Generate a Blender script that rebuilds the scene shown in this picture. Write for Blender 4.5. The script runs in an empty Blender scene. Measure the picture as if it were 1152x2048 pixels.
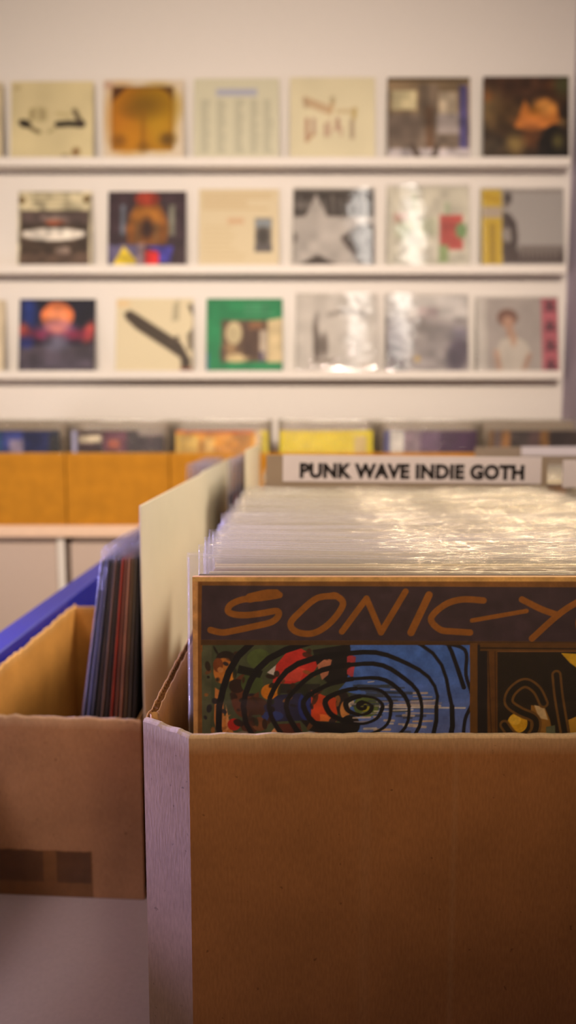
import bpy, math, random
import numpy as np
from mathutils import Vector, Matrix, Euler

random.seed(7)
NR = np.random.RandomState(11)
C = bpy.context.scene.collection
SC = bpy.context.scene
PI = math.pi

# ------------------------------------------------------------------ camera model
ZC = 1.15                      # camera height above the floor
F = 1500.0                     # focal length in pixels of a 1152x2048 frame
TH = math.atan(166 / F)        # downward pitch
CT, ST = math.cos(TH), math.sin(TH)


def proj(x, y, z):
    d = y * CT - z * ST
    u = y * ST + z * CT
    return 576 + F * x / d, 1024 - F * u / d


# ------------------------------------------------------------------ tagging
def tag(o, label=None, cat=None, group=None, kind=None):
    if label: o['label'] = label
    if cat: o['category'] = cat
    if group: o['group'] = group
    if kind: o['kind'] = kind
    return o


def empty(name, loc, rot=(0, 0, 0)):
    o = bpy.data.objects.new(name, None)
    o.empty_display_size = 0.05
    C.objects.link(o)
    o.location = (loc[0], loc[1], loc[2] + ZC)
    o.rotation_euler = rot
    return o


def link(name, mesh, parent=None, loc=None):
    o = bpy.data.objects.new(name, mesh)
    C.objects.link(o)
    if parent is not None:
        o.parent = parent
        if loc: o.location = loc
    elif loc is not None:
        o.location = (loc[0], loc[1], loc[2] + ZC)
    return o


class MB:
    """collects quads into one mesh; optional per-vertex 'worn' value"""

    def __init__(s):
        s.v, s.f, s.w, s.sm = [], [], [], []

    def add(s, vs, fs, worn=0.0, smooth=False):
        b = len(s.v)
        s.v += [tuple(p) for p in vs]
        s.f += [tuple(b + i for i in q) for q in fs]
        s.sm += [smooth] * len(fs)
        if isinstance(worn, (list, tuple)):
            s.w += list(worn)
        else:
            s.w += [worn] * len(vs)

    def box(s, a, b, worn=0.0):
        x0, y0, z0 = a; x1, y1, z1 = b
        vs = [(x0, y0, z0), (x1, y0, z0), (x1, y1, z0), (x0, y1, z0),
              (x0, y0, z1), (x1, y0, z1), (x1, y1, z1), (x0, y1, z1)]
        fs = [(0, 3, 2, 1), (4, 5, 6, 7), (0, 1, 5, 4), (1, 2, 6, 5), (2, 3, 7, 6), (3, 0, 4, 7)]
        s.add(vs, fs, worn)

    def bevbox(s, a, b, r=0.002):
        """box with chamfered edges"""
        x0, y0, z0 = a; x1, y1, z1 = b
        import bmesh
        bm = bmesh.new()
        bmesh.ops.create_cube(bm, size=1.0)
        for v in bm.verts:
            v.co = Vector(((x0 + x1) / 2 + v.co.x * (x1 - x0), (y0 + y1) / 2 + v.co.y * (y1 - y0), (z0 + z1) / 2 + v.co.z * (z1 - z0)))
        bmesh.ops.bevel(bm, geom=bm.edges[:], offset=r, segments=3, profile=0.5, affect='EDGES')
        bm.verts.index_update()
        s.add([v.co.copy() for v in bm.verts], [[v.index for v in f.verts] for f in bm.faces])
        bm.free()

    def mesh(s, name, mat):
        me = bpy.data.meshes.new(name)
        me.from_pydata(s.v, [], s.f)
        at = me.attributes.new('worn', 'FLOAT', 'POINT')
        at.data.foreach_set('value', np.array(s.w, dtype=np.float32))
        me.polygons.foreach_set('use_smooth', np.array(s.sm, dtype=bool))
        me.materials.append(mat)
        me.update()
        return me

    def build(s, name, mat, parent=None, loc=None):
        return link(name, s.mesh(name, mat), parent, loc)


# ------------------------------------------------------------------ materials
def lin(c):
    c = np.asarray(c, dtype=np.float64)
    return np.where(c <= 0.04045, c / 12.92, ((c + 0.055) / 1.055) ** 2.4)


def rgb(r, g, b):
    return tuple(float(x) for x in lin((r / 255, g / 255, b / 255))) + (1.0,)


def newmat(name):
    m = bpy.data.materials.new(name)
    m.use_nodes = True
    nt = m.node_tree
    nt.nodes.clear()
    out = nt.nodes.new('ShaderNodeOutputMaterial')
    return m, nt, out


def N(nt, t, **kw):
    n = nt.nodes.new(t)
    for k, v in kw.items():
        if k.startswith('i_'):
            n.inputs[k[2:].replace('_', ' ')].default_value = v
        else:
            setattr(n, k, v)
    return n


def plain(name, col, rough=0.6, bump=0.0, scale=200.0, var=0.06, spec=0.3):
    """painted / card surface with a little procedural mottling"""
    m, nt, out = newmat(name)
    L = nt.links.new
    p = N(nt, 'ShaderNodeBsdfPrincipled')
    p.inputs['Roughness'].default_value = rough
    p.inputs['Specular IOR Level'].default_value = spec
    tc = N(nt, 'ShaderNodeTexCoord')
    nz = N(nt, 'ShaderNodeTexNoise'); nz.inputs['Scale'].default_value = scale; nz.inputs['Detail'].default_value = 4
    L(tc.outputs['Object'], nz.inputs['Vector'])
    mp = N(nt, 'ShaderNodeMapRange')
    mp.inputs['From Min'].default_value = 0.3; mp.inputs['From Max'].default_value = 0.7
    mp.inputs['To Min'].default_value = 1 - var; mp.inputs['To Max'].default_value = 1 + var
    L(nz.outputs['Fac'], mp.inputs['Value'])
    mx = N(nt, 'ShaderNodeMix', data_type='RGBA', blend_type='MULTIPLY')
    mx.inputs[0].default_value = 1.0
    mx.inputs[6].default_value = col
    L(mp.outputs['Result'], mx.inputs[7])
    L(mx.outputs[2], p.inputs['Base Color'])
    if bump:
        b = N(nt, 'ShaderNodeBump'); b.inputs['Strength'].default_value = bump; b.inputs['Distance'].default_value = 0.001
        L(nz.outputs['Fac'], b.inputs['Height']); L(b.outputs['Normal'], p.inputs['Normal'])
    L(p.outputs['BSDF'], out.inputs['Surface'])
    return m


def cardboard(name, base, pale, flute_axis='X'):
    m, nt, out = newmat(name)
    L = nt.links.new
    p = N(nt, 'ShaderNodeBsdfPrincipled')
    p.inputs['Roughness'].default_value = 0.82
    p.inputs['Specular IOR Level'].default_value = 0.2
    tc = N(nt, 'ShaderNodeTexCoord')
    n1 = N(nt, 'ShaderNodeTexNoise'); n1.inputs['Scale'].default_value = 22; n1.inputs['Detail'].default_value = 5
    n2 = N(nt, 'ShaderNodeTexNoise'); n2.inputs['Scale'].default_value = 900; n2.inputs['Detail'].default_value = 3
    mapn = N(nt, 'ShaderNodeMapping'); mapn.inputs['Scale'].default_value = (1.0, 1.0, 0.25)
    L(tc.outputs['Object'], n1.inputs['Vector'])
    L(tc.outputs['Object'], mapn.inputs['Vector']); L(mapn.outputs['Vector'], n2.inputs['Vector'])
    n3 = N(nt, 'ShaderNodeTexNoise'); n3.inputs['Scale'].default_value = 240; n3.inputs['Detail'].default_value = 2
    L(tc.outputs['Object'], n3.inputs['Vector'])
    # mottling
    r1 = N(nt, 'ShaderNodeMapRange'); r1.inputs['From Min'].default_value = .25; r1.inputs['From Max'].default_value = .75
    r1.inputs['To Min'].default_value = .84; r1.inputs['To Max'].default_value = 1.14
    L(n1.outputs['Fac'], r1.inputs['Value'])
    r2 = N(nt, 'ShaderNodeMapRange'); r2.inputs['From Min'].default_value = .25; r2.inputs['From Max'].default_value = .75
    r2.inputs['To Min'].default_value = .86; r2.inputs['To Max'].default_value = 1.12
    L(n2.outputs['Fac'], r2.inputs['Value'])
    # rare dark specks
    r3 = N(nt, 'ShaderNodeMapRange'); r3.inputs['From Min'].default_value = .24; r3.inputs['From Max'].default_value = .30
    r3.inputs['To Min'].default_value = .55; r3.inputs['To Max'].default_value = 1.0
    L(n3.outputs['Fac'], r3.inputs['Value'])
    m1 = N(nt, 'ShaderNodeMath', operation='MULTIPLY'); L(r1.outputs[0], m1.inputs[0]); L(r2.outputs[0], m1.inputs[1])
    m2 = N(nt, 'ShaderNodeMath', operation='MULTIPLY'); L(m1.outputs[0], m2.inputs[0]); L(r3.outputs[0], m2.inputs[1])
    at = N(nt, 'ShaderNodeAttribute', attribute_name='worn')
    mixw = N(nt, 'ShaderNodeMix', data_type='RGBA'); mixw.inputs[6].default_value = base; mixw.inputs[7].default_value = pale
    L(at.outputs['Fac'], mixw.inputs[0])
    mx = N(nt, 'ShaderNodeMix', data_type='RGBA', blend_type='MULTIPLY'); mx.inputs[0].default_value = 1.0
    L(mixw.outputs[2], mx.inputs[6]); L(m2.outputs[0], mx.inputs[7])
    L(mx.outputs[2], p.inputs['Base Color'])
    # soft vertical flute ribs
    w = N(nt, 'ShaderNodeTexWave', wave_type='BANDS', bands_direction=flute_axis)
    w.inputs['Scale'].default_value = 62; w.inputs['Distortion'].default_value = .6; w.inputs['Detail'].default_value = 1
    L(tc.outputs['Object'], w.inputs['Vector'])
    add = N(nt, 'ShaderNodeMath', operation='MULTIPLY_ADD'); add.inputs[1].default_value = 0.04
    L(w.outputs['Fac'], add.inputs[0]); L(n2.outputs['Fac'], add.inputs[2])
    b = N(nt, 'ShaderNodeBump'); b.inputs['Strength'].default_value = .2; b.inputs['Distance'].default_value = .0005
    L(add.outputs[0], b.inputs['Height']); L(b.outputs['Normal'], p.inputs['Normal'])
    L(p.outputs['BSDF'], out.inputs['Surface'])
    return m


def sleeve_mat(name, body, band, col, rough, bump, gloss=.35, zs=3.0):
    """clear polythene: mostly see-through, a faint milky veil, a shine, brighter welded seams"""
    m, nt, out = newmat(name)
    L = nt.links.new
    tr = N(nt, 'ShaderNodeBsdfTransparent'); tr.inputs['Color'].default_value = (.985, .98, .965, 1)
    df = N(nt, 'ShaderNodeBsdfDiffuse'); df.inputs['Color'].default_value = col
    tl = N(nt, 'ShaderNodeBsdfTranslucent'); tl.inputs['Color'].default_value = col
    gl = N(nt, 'ShaderNodeBsdfGlossy'); gl.inputs['Roughness'].default_value = rough; gl.inputs['Color'].default_value = (.95, .95, .95, 1)
    tc = N(nt, 'ShaderNodeTexCoord')
    oi = N(nt, 'ShaderNodeObjectInfo')
    off = N(nt, 'ShaderNodeVectorMath', operation='ADD')
    sc = N(nt, 'ShaderNodeMath', operation='MULTIPLY'); sc.inputs[1].default_value = 37.0
    L(oi.outputs['Random'], sc.inputs[0]); L(tc.outputs['Object'], off.inputs[0]); L(sc.outputs[0], off.inputs[1])
    mapn = N(nt, 'ShaderNodeMapping'); mapn.inputs['Scale'].default_value = (1.0, 1.0, zs)
    L(off.outputs[0], mapn.inputs['Vector'])
    nz = N(nt, 'ShaderNodeTexNoise'); nz.inputs['Scale'].default_value = 14; nz.inputs['Detail'].default_value = 3
    L(mapn.outputs['Vector'], nz.inputs['Vector'])
    b = N(nt, 'ShaderNodeBump'); b.inputs['Strength'].default_value = bump; b.inputs['Distance'].default_value = .01
    L(nz.outputs['Fac'], b.inputs['Height'])
    for n in (gl,): L(b.outputs['Normal'], n.inputs['Normal'])
    m1 = N(nt, 'ShaderNodeMixShader'); m1.inputs[0].default_value = .5
    L(df.outputs[0], m1.inputs[1]); L(tl.outputs[0], m1.inputs[2])
    lw = N(nt, 'ShaderNodeLayerWeight'); lw.inputs['Blend'].default_value = .5
    pw = N(nt, 'ShaderNodeMath', operation='POWER'); pw.inputs[1].default_value = 4.5
    L(lw.outputs['Facing'], pw.inputs[0])
    fr = N(nt, 'ShaderNodeMath', operation='MULTIPLY_ADD'); fr.inputs[1].default_value = .6; fr.inputs[2].default_value = .045
    L(pw.outputs[0], fr.inputs[0])
    at = N(nt, 'ShaderNodeAttribute', attribute_name='worn')
    # worn: 0 body, ~0.3 free band above the cover, 1 welded edge
    op = N(nt, 'ShaderNodeMapRange'); op.inputs['To Min'].default_value = body; op.inputs['To Max'].default_value = band
    L(at.outputs['Fac'], op.inputs['Value'])
    m2 = N(nt, 'ShaderNodeMixShader'); L(op.outputs[0], m2.inputs[0]); L(tr.outputs[0], m2.inputs[1]); L(m1.outputs[0], m2.inputs[2])
    gm = N(nt, 'ShaderNodeMath', operation='MULTIPLY'); gm.inputs[1].default_value = gloss
    L(fr.outputs[0], gm.inputs[0])
    m3 = N(nt, 'ShaderNodeMixShader'); L(gm.outputs[0], m3.inputs[0]); L(m2.outputs[0], m3.inputs[1]); L(gl.outputs[0], m3.inputs[2])
    L(m3.outputs[0], out.inputs['Surface'])
    return m


def art_mat(name, rough=.55, lo=.8, hi=1.2):
    m, nt, out = newmat(name)
    p = N(nt, 'ShaderNodeBsdfPrincipled'); p.inputs['Roughness'].default_value = rough; p.inputs['Specular IOR Level'].default_value = .25
    at = N(nt, 'ShaderNodeAttribute', attribute_name='Col')
    tc = N(nt, 'ShaderNodeTexCoord')
    nz = N(nt, 'ShaderNodeTexNoise'); nz.inputs['Scale'].default_value = 700; nz.inputs['Detail'].default_value = 2
    nt.links.new(tc.outputs['Object'], nz.inputs['Vector'])
    mp = N(nt, 'ShaderNodeMapRange'); mp.inputs['To Min'].default_value = lo; mp.inputs['To Max'].default_value = hi
    nt.links.new(nz.outputs['Fac'], mp.inputs['Value'])
    mx = N(nt, 'ShaderNodeMix', data_type='RGBA', blend_type='MULTIPLY'); mx.inputs[0].default_value = 1
    nt.links.new(at.outputs['Color'], mx.inputs[6]); nt.links.new(mp.outputs[0], mx.inputs[7])
    nt.links.new(mx.outputs[2], p.inputs['Base Color'])
    nt.links.new(p.outputs['BSDF'], out.inputs['Surface'])
    return m


M = {}
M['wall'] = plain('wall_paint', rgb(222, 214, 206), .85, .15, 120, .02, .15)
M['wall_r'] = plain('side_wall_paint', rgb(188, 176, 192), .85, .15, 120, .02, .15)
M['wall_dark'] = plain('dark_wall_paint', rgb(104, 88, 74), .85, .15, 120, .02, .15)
M['ceiling'] = plain('ceiling_paint', rgb(225, 218, 208), .9, 0, 60, .02, .1)
M['floor'] = plain('floor_boards', rgb(70, 50, 36), .6, .1, 18, .15, .3)
M['white'] = plain('white_lacquer', rgb(226, 216, 206), .45, 0, 60, .02, .35)
M['cabinet'] = plain('cabinet_lacquer', rgb(196, 174, 160), .5, 0, 60, .02, .3)
M['worktop'] = plain('worktop_lacquer', rgb(236, 200, 172), .4, 0, 60, .03, .4)
M['table'] = plain('white_table_top', rgb(176, 164, 166), .5, .05, 300, .04, .3)
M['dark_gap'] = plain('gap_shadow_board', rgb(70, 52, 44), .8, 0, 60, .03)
M['metal'] = plain('grey_metal_leg', rgb(120, 118, 118), .4, 0, 60, .03)
M['shelf'] = plain('white_shelf_paint', rgb(226, 217, 208), .6, 0, 80, .02, .25)
M['blue'] = plain('blue_paint', rgb(14, 22, 150), .45, .1, 250, .05, .9)
M['board'] = plain('white_divider_board', rgb(208, 202, 182), .42, 0, 30, .03, .4)
M['label'] = plain('label_paper', rgb(204, 196, 202), .6, 0, 80, .02, .2)
M['plate'] = plain('grey_divider_plastic', rgb(140, 124, 108), .5, 0, 60, .04, .3)
M['ink'] = plain('black_ink', rgb(22, 14, 16), .6, 0, 80, .02, .2)
M['card_front'] = cardboard('cardboard_kraft', rgb(166, 110, 62), rgb(226, 196, 150), 'X')
M['card_side'] = cardboard('cardboard_kraft_side', rgb(196, 138, 66), rgb(224, 190, 140), 'Y')  # brighter orange kraft: warm light on the inner faces put into the colour
M['card_grey'] = cardboard('cardboard_kraft_greyer', rgb(152, 112, 80), rgb(214, 186, 150), 'X')
M['card_corner'] = cardboard('cardboard_kraft_cool_lit', rgb(170, 138, 114), rgb(228, 208, 184), 'X')  # paler, greyer base carries the cool light falling on the corner panel
M['card_far'] = cardboard('cardboard_far', rgb(186, 124, 30), rgb(206, 160, 90), 'X')
M['flute'] = plain('cardboard_flute', rgb(120, 82, 46), .85, 0, 300, .15, .1)
M['tape'] = plain('brown_packing_tape', rgb(110, 74, 42), .32, .1, 90, .12, .45)
M['tape_dark'] = plain('brown_packing_tape_doubled', rgb(84, 56, 34), .35, .1, 90, .15, .45)
M['sleeve'] = sleeve_mat('polythene_sleeve', .03, .50, (.58, .555, .505, 1), .11, .6, .40, 9.0)
M['sleeve_front'] = sleeve_mat('polythene_sleeve_front', .03, .22, (.66, .62, .545, 1), .12, .10, .5, 3.0)
M['sleeve_cool_lit'] = sleeve_mat('polythene_sleeve_cool_lit', .05, .75, (.62, .60, .86, 1), .2, .3, .5)  # lavender of the cool light from the left tinted into the plastic
M['sleeve_wall'] = sleeve_mat('polythene_sleeve_display', .03, .5, (.85, .83, .8, 1), .06, .14, 2.1)
M['sleeve_side'] = sleeve_mat('polythene_sleeve_edge_on', .02, .12, (.82, .80, .80, 1), .16, .3, .5)
M['art'] = art_mat('printed_cover', .55, .70, 1.0)
M['art_front'] = art_mat('front_cover_print', .6)

# covers whose face is hidden: colour per object
m, nt, out = newmat('record_cover_card')
_p = N(nt, 'ShaderNodeBsdfPrincipled'); _p.inputs['Roughness'].default_value = .6
_oi = N(nt, 'ShaderNodeObjectInfo')
_r = N(nt, 'ShaderNodeValToRGB')
_r.color_ramp.interpolation = 'CONSTANT'
_cols = [(206, 192, 160), (150, 120, 90), (190, 180, 160), (96, 84, 78), (210, 200, 180), (130, 96, 70), (176, 160, 140), (110, 110, 118), (214, 190, 140), (160, 150, 140)]
while len(_r.color_ramp.elements) < len(_cols): _r.color_ramp.elements.new(.5)
for i, c_ in enumerate(_cols):
    _r.color_ramp.elements[i].position = i / len(_cols); _r.color_ramp.elements[i].color = rgb(*c_)
nt.links.new(_oi.outputs['Random'], _r.inputs['Fac'])
nt.links.new(_r.outputs['Color'], _p.inputs['Base Color'])
nt.links.new(_p.outputs['BSDF'], out.inputs['Surface'])
M['cover'] = m

# covers coloured through the object's own colour
m, nt, out = newmat('coloured_cover_card')
_p = N(nt, 'ShaderNodeBsdfPrincipled'); _p.inputs['Roughness'].default_value = .5
_oi = N(nt, 'ShaderNodeObjectInfo')
_tc = N(nt, 'ShaderNodeTexCoord')
_nz = N(nt, 'ShaderNodeTexNoise'); _nz.inputs['Scale'].default_value = 40; _nz.inputs['Detail'].default_value = 6
nt.links.new(_tc.outputs['Object'], _nz.inputs['Vector'])
_mr = N(nt, 'ShaderNodeMapRange'); _mr.inputs['To Min'].default_value = .3; _mr.inputs['To Max'].default_value = 1.3
nt.links.new(_nz.outputs['Fac'], _mr.inputs['Value'])
_mx = N(nt, 'ShaderNodeMix', data_type='RGBA', blend_type='MULTIPLY'); _mx.inputs[0].default_value = 1
nt.links.new(_oi.outputs['Color'], _mx.inputs[6]); nt.links.new(_mr.outputs[0], _mx.inputs[7])
nt.links.new(_mx.outputs[2], _p.inputs['Base Color'])
nt.links.new(_p.outputs['BSDF'], out.inputs['Surface'])
M['cover_obj'] = m


# ------------------------------------------------------------------ picture raster on a vertex grid
class Art:
    def __init__(s, X, Y, base, soft=.02):
        s.X, s.Y, s.soft = X, Y, soft
        s.c = np.zeros(X.shape + (3,)); s.c[:] = np.array(base) / 255.0

    def put(s, mask, col):
        col = np.asarray(col, float) / 255.0
        mask = np.clip(mask, 0, 1)[..., None]
        s.c = s.c * (1 - mask) + col * mask

    def sd(s, d, soft=None):
        soft = soft or s.soft
        return np.clip(.5 - d / soft, 0, 1)

    def rect(s, x0, x1, y0, y1, col, a=1):
        d = np.maximum(np.maximum(x0 - s.X, s.X - x1), np.maximum(y0 - s.Y, s.Y - y1))
        s.put(s.sd(d) * a, col)

    def ell(s, cx, cy, rx, ry, col, rot=0, a=1, soft=None):
        dx, dy = s.X - cx, s.Y - cy
        c, n = math.cos(rot), math.sin(rot)
        u, v = (dx * c + dy * n) / rx, (-dx * n + dy * c) / ry
        d = (np.sqrt(u * u + v * v) - 1) * min(rx, ry)
        s.put(s.sd(d, soft) * a, col)

    def poly(s, pts, col, a=1):
        inside = np.zeros(s.X.shape, bool)
        dmin = np.full(s.X.shape, 1e9)
        n = len(pts)
        for i in range(n):
            (x0, y0), (x1, y1) = pts[i], pts[(i + 1) % n]
            cond = ((y0 > s.Y) != (y1 > s.Y))
            xi = (x1 - x0) * (s.Y - y0) / ((y1 - y0) if y1 != y0 else 1e-9) + x0
            inside ^= cond & (s.X < xi)
            dmin = np.minimum(dmin, s._seg(x0, y0, x1, y1))
        s.put(s.sd(np.where(inside, -dmin, dmin)) * a, col)

    def _seg(s, x0, y0, x1, y1):
        dx, dy = x1 - x0, y1 - y0
        t = np.clip(((s.X - x0) * dx + (s.Y - y0) * dy) / (dx * dx + dy * dy + 1e-12), 0, 1)
        return np.hypot(s.X - x0 - t * dx, s.Y - y0 - t * dy)

    def line(s, pts, w, col, a=1):
        pts = [tuple(map(float, p)) for p in pts]
        d = np.full(s.X.shape, 1e9)
        for i in range(len(pts) - 1):
            (x0, y0), (x1, y1) = pts[i][:2], pts[i + 1][:2]
            w0 = pts[i][2] if len(pts[i]) > 2 else w
            # only touch the neighbourhood
            d = np.minimum(d, s._seg(x0, y0, x1, y1) - w0 / 2)
        s.put(s.sd(d) * a, col)

    def noise(s, cells, amt, seed=0, stretch=(1, 1)):
        r = np.random.RandomState(seed)
        x0, x1, y0, y1 = s.X.min(), s.X.max(), s.Y.min(), s.Y.max()
        g = r.rand(cells * stretch[1] + 3, cells * stretch[0] + 3)
        fx = (s.X - x0) / (x1 - x0 + 1e-9) * cells * stretch[0]; fy = (s.Y - y0) / (y1 - y0 + 1e-9) * cells * stretch[1]
        ix, iy = fx.astype(int), fy.astype(int); tx, ty = fx - ix, fy - iy
        tx = tx * tx * (3 - 2 * tx); ty = ty * ty * (3 - 2 * ty)
        v = (g[iy, ix] * (1 - tx) + g[iy, ix + 1] * tx) * (1 - ty) + (g[iy + 1, ix] * (1 - tx) + g[iy + 1, ix + 1] * tx) * ty
        s.c = np.clip(s.c * (1 + amt * (v[..., None] - .5) * 2), 0, 1)


def smooth_path(pts, n=8):
    out = []
    P = [pts[0]] + list(pts) + [pts[-1]]
    for i in range(1, len(P) - 2):
        for k in range(n):
            t = k / n
            a = []
            for j in (0, 1):
                p0, p1, p2, p3 = P[i - 1][j], P[i][j], P[i + 1][j], P[i + 2][j]
                a.append(.5 * (2 * p1 + (p2 - p0) * t + (2 * p0 - 5 * p1 + 4 * p2 - p3) * t * t + (3 * p1 - p0 - 3 * p2 + p3) * t ** 3))
            out.append(tuple(a))
    out.append(tuple(pts[-1]))
    return out


def grid_mesh(name, xs, zs, y, cols, mat, W, t, z0, z1, edge, back=None):
    """printed cover: vertex-coloured front grid plus the edges and the back of the card.
    xs, zs: arrays (z from top down); cols [nz,nx,3] sRGB."""
    nx, nz = len(xs), len(zs)
    Xg, Zg = np.meshgrid(xs, zs)
    V = np.stack([Xg, np.full_like(Xg, y), Zg], -1).reshape(-1, 3)
    idx = np.arange(nx * nz).reshape(nz, nx)
    Q = np.stack([idx[1:, :-1], idx[1:, 1:], idx[:-1, 1:], idx[:-1, :-1]], -1).reshape(-1, 4)
    # shell
    x0, x1 = xs[0], xs[-1]
    y1 = y + t
    sh = np.array([(x0, y, z0), (x1, y, z0), (x1, y1, z0), (x0, y1, z0), (x0, y, z1), (x1, y, z1), (x1, y1, z1), (x0, y1, z1)], float)
    b = len(V)
    sq = np.array([(0, 3, 2, 1), (4, 5, 6, 7), (1, 2, 6, 5), (2, 3, 7, 6), (3, 0, 4, 7)]) + b
    V = np.concatenate([V, sh]); Q = np.concatenate([Q, sq])
    col = np.concatenate([lin(cols).reshape(-1, 3), np.tile(lin(np.array(edge) / 255.0), (8, 1))])
    col = np.concatenate([col, np.ones((len(col), 1))], 1).astype(np.float32)
    me = bpy.data.meshes.new(name)
    me.vertices.add(len(V)); me.vertices.foreach_set('co', V.astype(np.float32).ravel())
    me.loops.add(len(Q) * 4); me.loops.foreach_set('vertex_index', Q.astype(np.int32).ravel())
    me.polygons.add(len(Q)); me.polygons.foreach_set('loop_start', np.arange(0, len(Q) * 4, 4, dtype=np.int32))
    me.update(calc_edges=True); me.validate()
    at = me.attributes.new('Col', 'FLOAT_COLOR', 'POINT')
    at.data.foreach_set('color', col.ravel())
    me.materials.append(mat)
    return me


def art_cover(name, fn, W, H, t, res=84, edge=(200, 190, 170), mat='art', base=(220, 210, 190)):
    xs = np.linspace(-W / 2, W / 2, res); zs = np.linspace(H, 0, res) + .002
    U, V = np.meshgrid(np.linspace(0, 1, res), np.linspace(0, 1, res))
    a = Art(U, V, base, .03)
    fn(a)
    return grid_mesh(name, xs, zs, -t / 2, a.c, M[mat], W, t, .002, H + .002, edge)


def plain_cover(name, W, H, t, mat):
    mb = MB()
    mb.bevbox((-W / 2, -t / 2, .002), (W / 2, t / 2, H + .002), min(t * .35, .0008))
    return mb.mesh(name, mat)


def sleeve_mesh(name, W, H, t, top, mat, seed=0, wave=.0012, nx=26, curl=0.0):
    """a flat pouch: two sheets joined at the sides and bottom, open and wavy at the top.
    top: height of the card inside (the band above is free to flex)"""
    r = random.Random(seed)
    ph = [r.uniform(0, 6.28) for _ in range(6)]
    cc = [(c0_ + r.uniform(-.03, .03), s0_, h0_ * r.uniform(.85, 1.15)) for c0_, s0_, h0_ in ((-.36, .07, .5), (-.05, .12, .8), (.2, .06, .6), (.41, .1, .9))]
    rim = .0007
    xs = [-W / 2, -W / 2 + rim] + [-W / 2 + W * i / nx for i in range(1, nx)] + [W / 2 - rim, W / 2]
    zs = [0, .002, .005, .009, H * .35, H * .7, top - .012, top - .004, top + (H - top) * .15, top + (H - top) * .4, top + (H - top) * .7, H - rim, H]
    mb = MB()
    nX, nZ = len(xs), len(zs)
    for sgn in (-1, 1):
        vs, wn = [], []
        for j, z in enumerate(zs):
            k = max(0.0, (z - top + .012) / (H - top + .012))
            for i, x in enumerate(xs):
                seam = (i == 0 or i == nX - 1)
                u = x / W
                y = sgn * (t / 2 + .0003)
                if seam or j == 0: y = 0
                y += k * wave * (math.sin(9 * u + 1.0) + .35 * math.sin(23 * u + 2.0 + .5 * math.sin(ph[1])) + sgn * .15 * math.sin(14 * u + ph[2]))
                if curl: y += k * k * curl * (.25 + sum(h_ * math.exp(-((u - c_) / s_) ** 2) for c_, s_, h_ in cc))
                dz = k * .0011 * (math.sin(6 * u + ph[4]) + .4 * math.sin(19 * u + ph[5])) * (1 if j >= nZ - 4 else 0)
                dz += k * (.0006 if sgn > 0 else 0)
                vs.append((x, y, z + dz))
                e = i in (0, 1, nX - 2, nX - 1) or j == nZ - 1
                if i in (1, nX - 2) or j == nZ - 2: e = False
                wn.append(1.0 if e else (.10 if j >= nZ - 5 else 0.0))
        fs = []
        for j in range(nZ - 1):
            for i in range(nX - 1):
                q = (j * nX + i, j * nX + i + 1, (j + 1) * nX + i + 1, (j + 1) * nX + i)
                fs.append(q if sgn < 0 else q[::-1])
        mb.add(vs, fs, wn, True)
    return mb.mesh(name, mat)


def record(name, loc, rot, label, cat, group, cover_me, sleeve_me, color=None):
    e = empty(name, loc, rot)
    tag(e, label, cat, group)
    c = link('cover', cover_me, e)
    if color: c.color = color
    if sleeve_me is not None:
        link('plastic_sleeve', sleeve_me, e)
    return e


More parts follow.
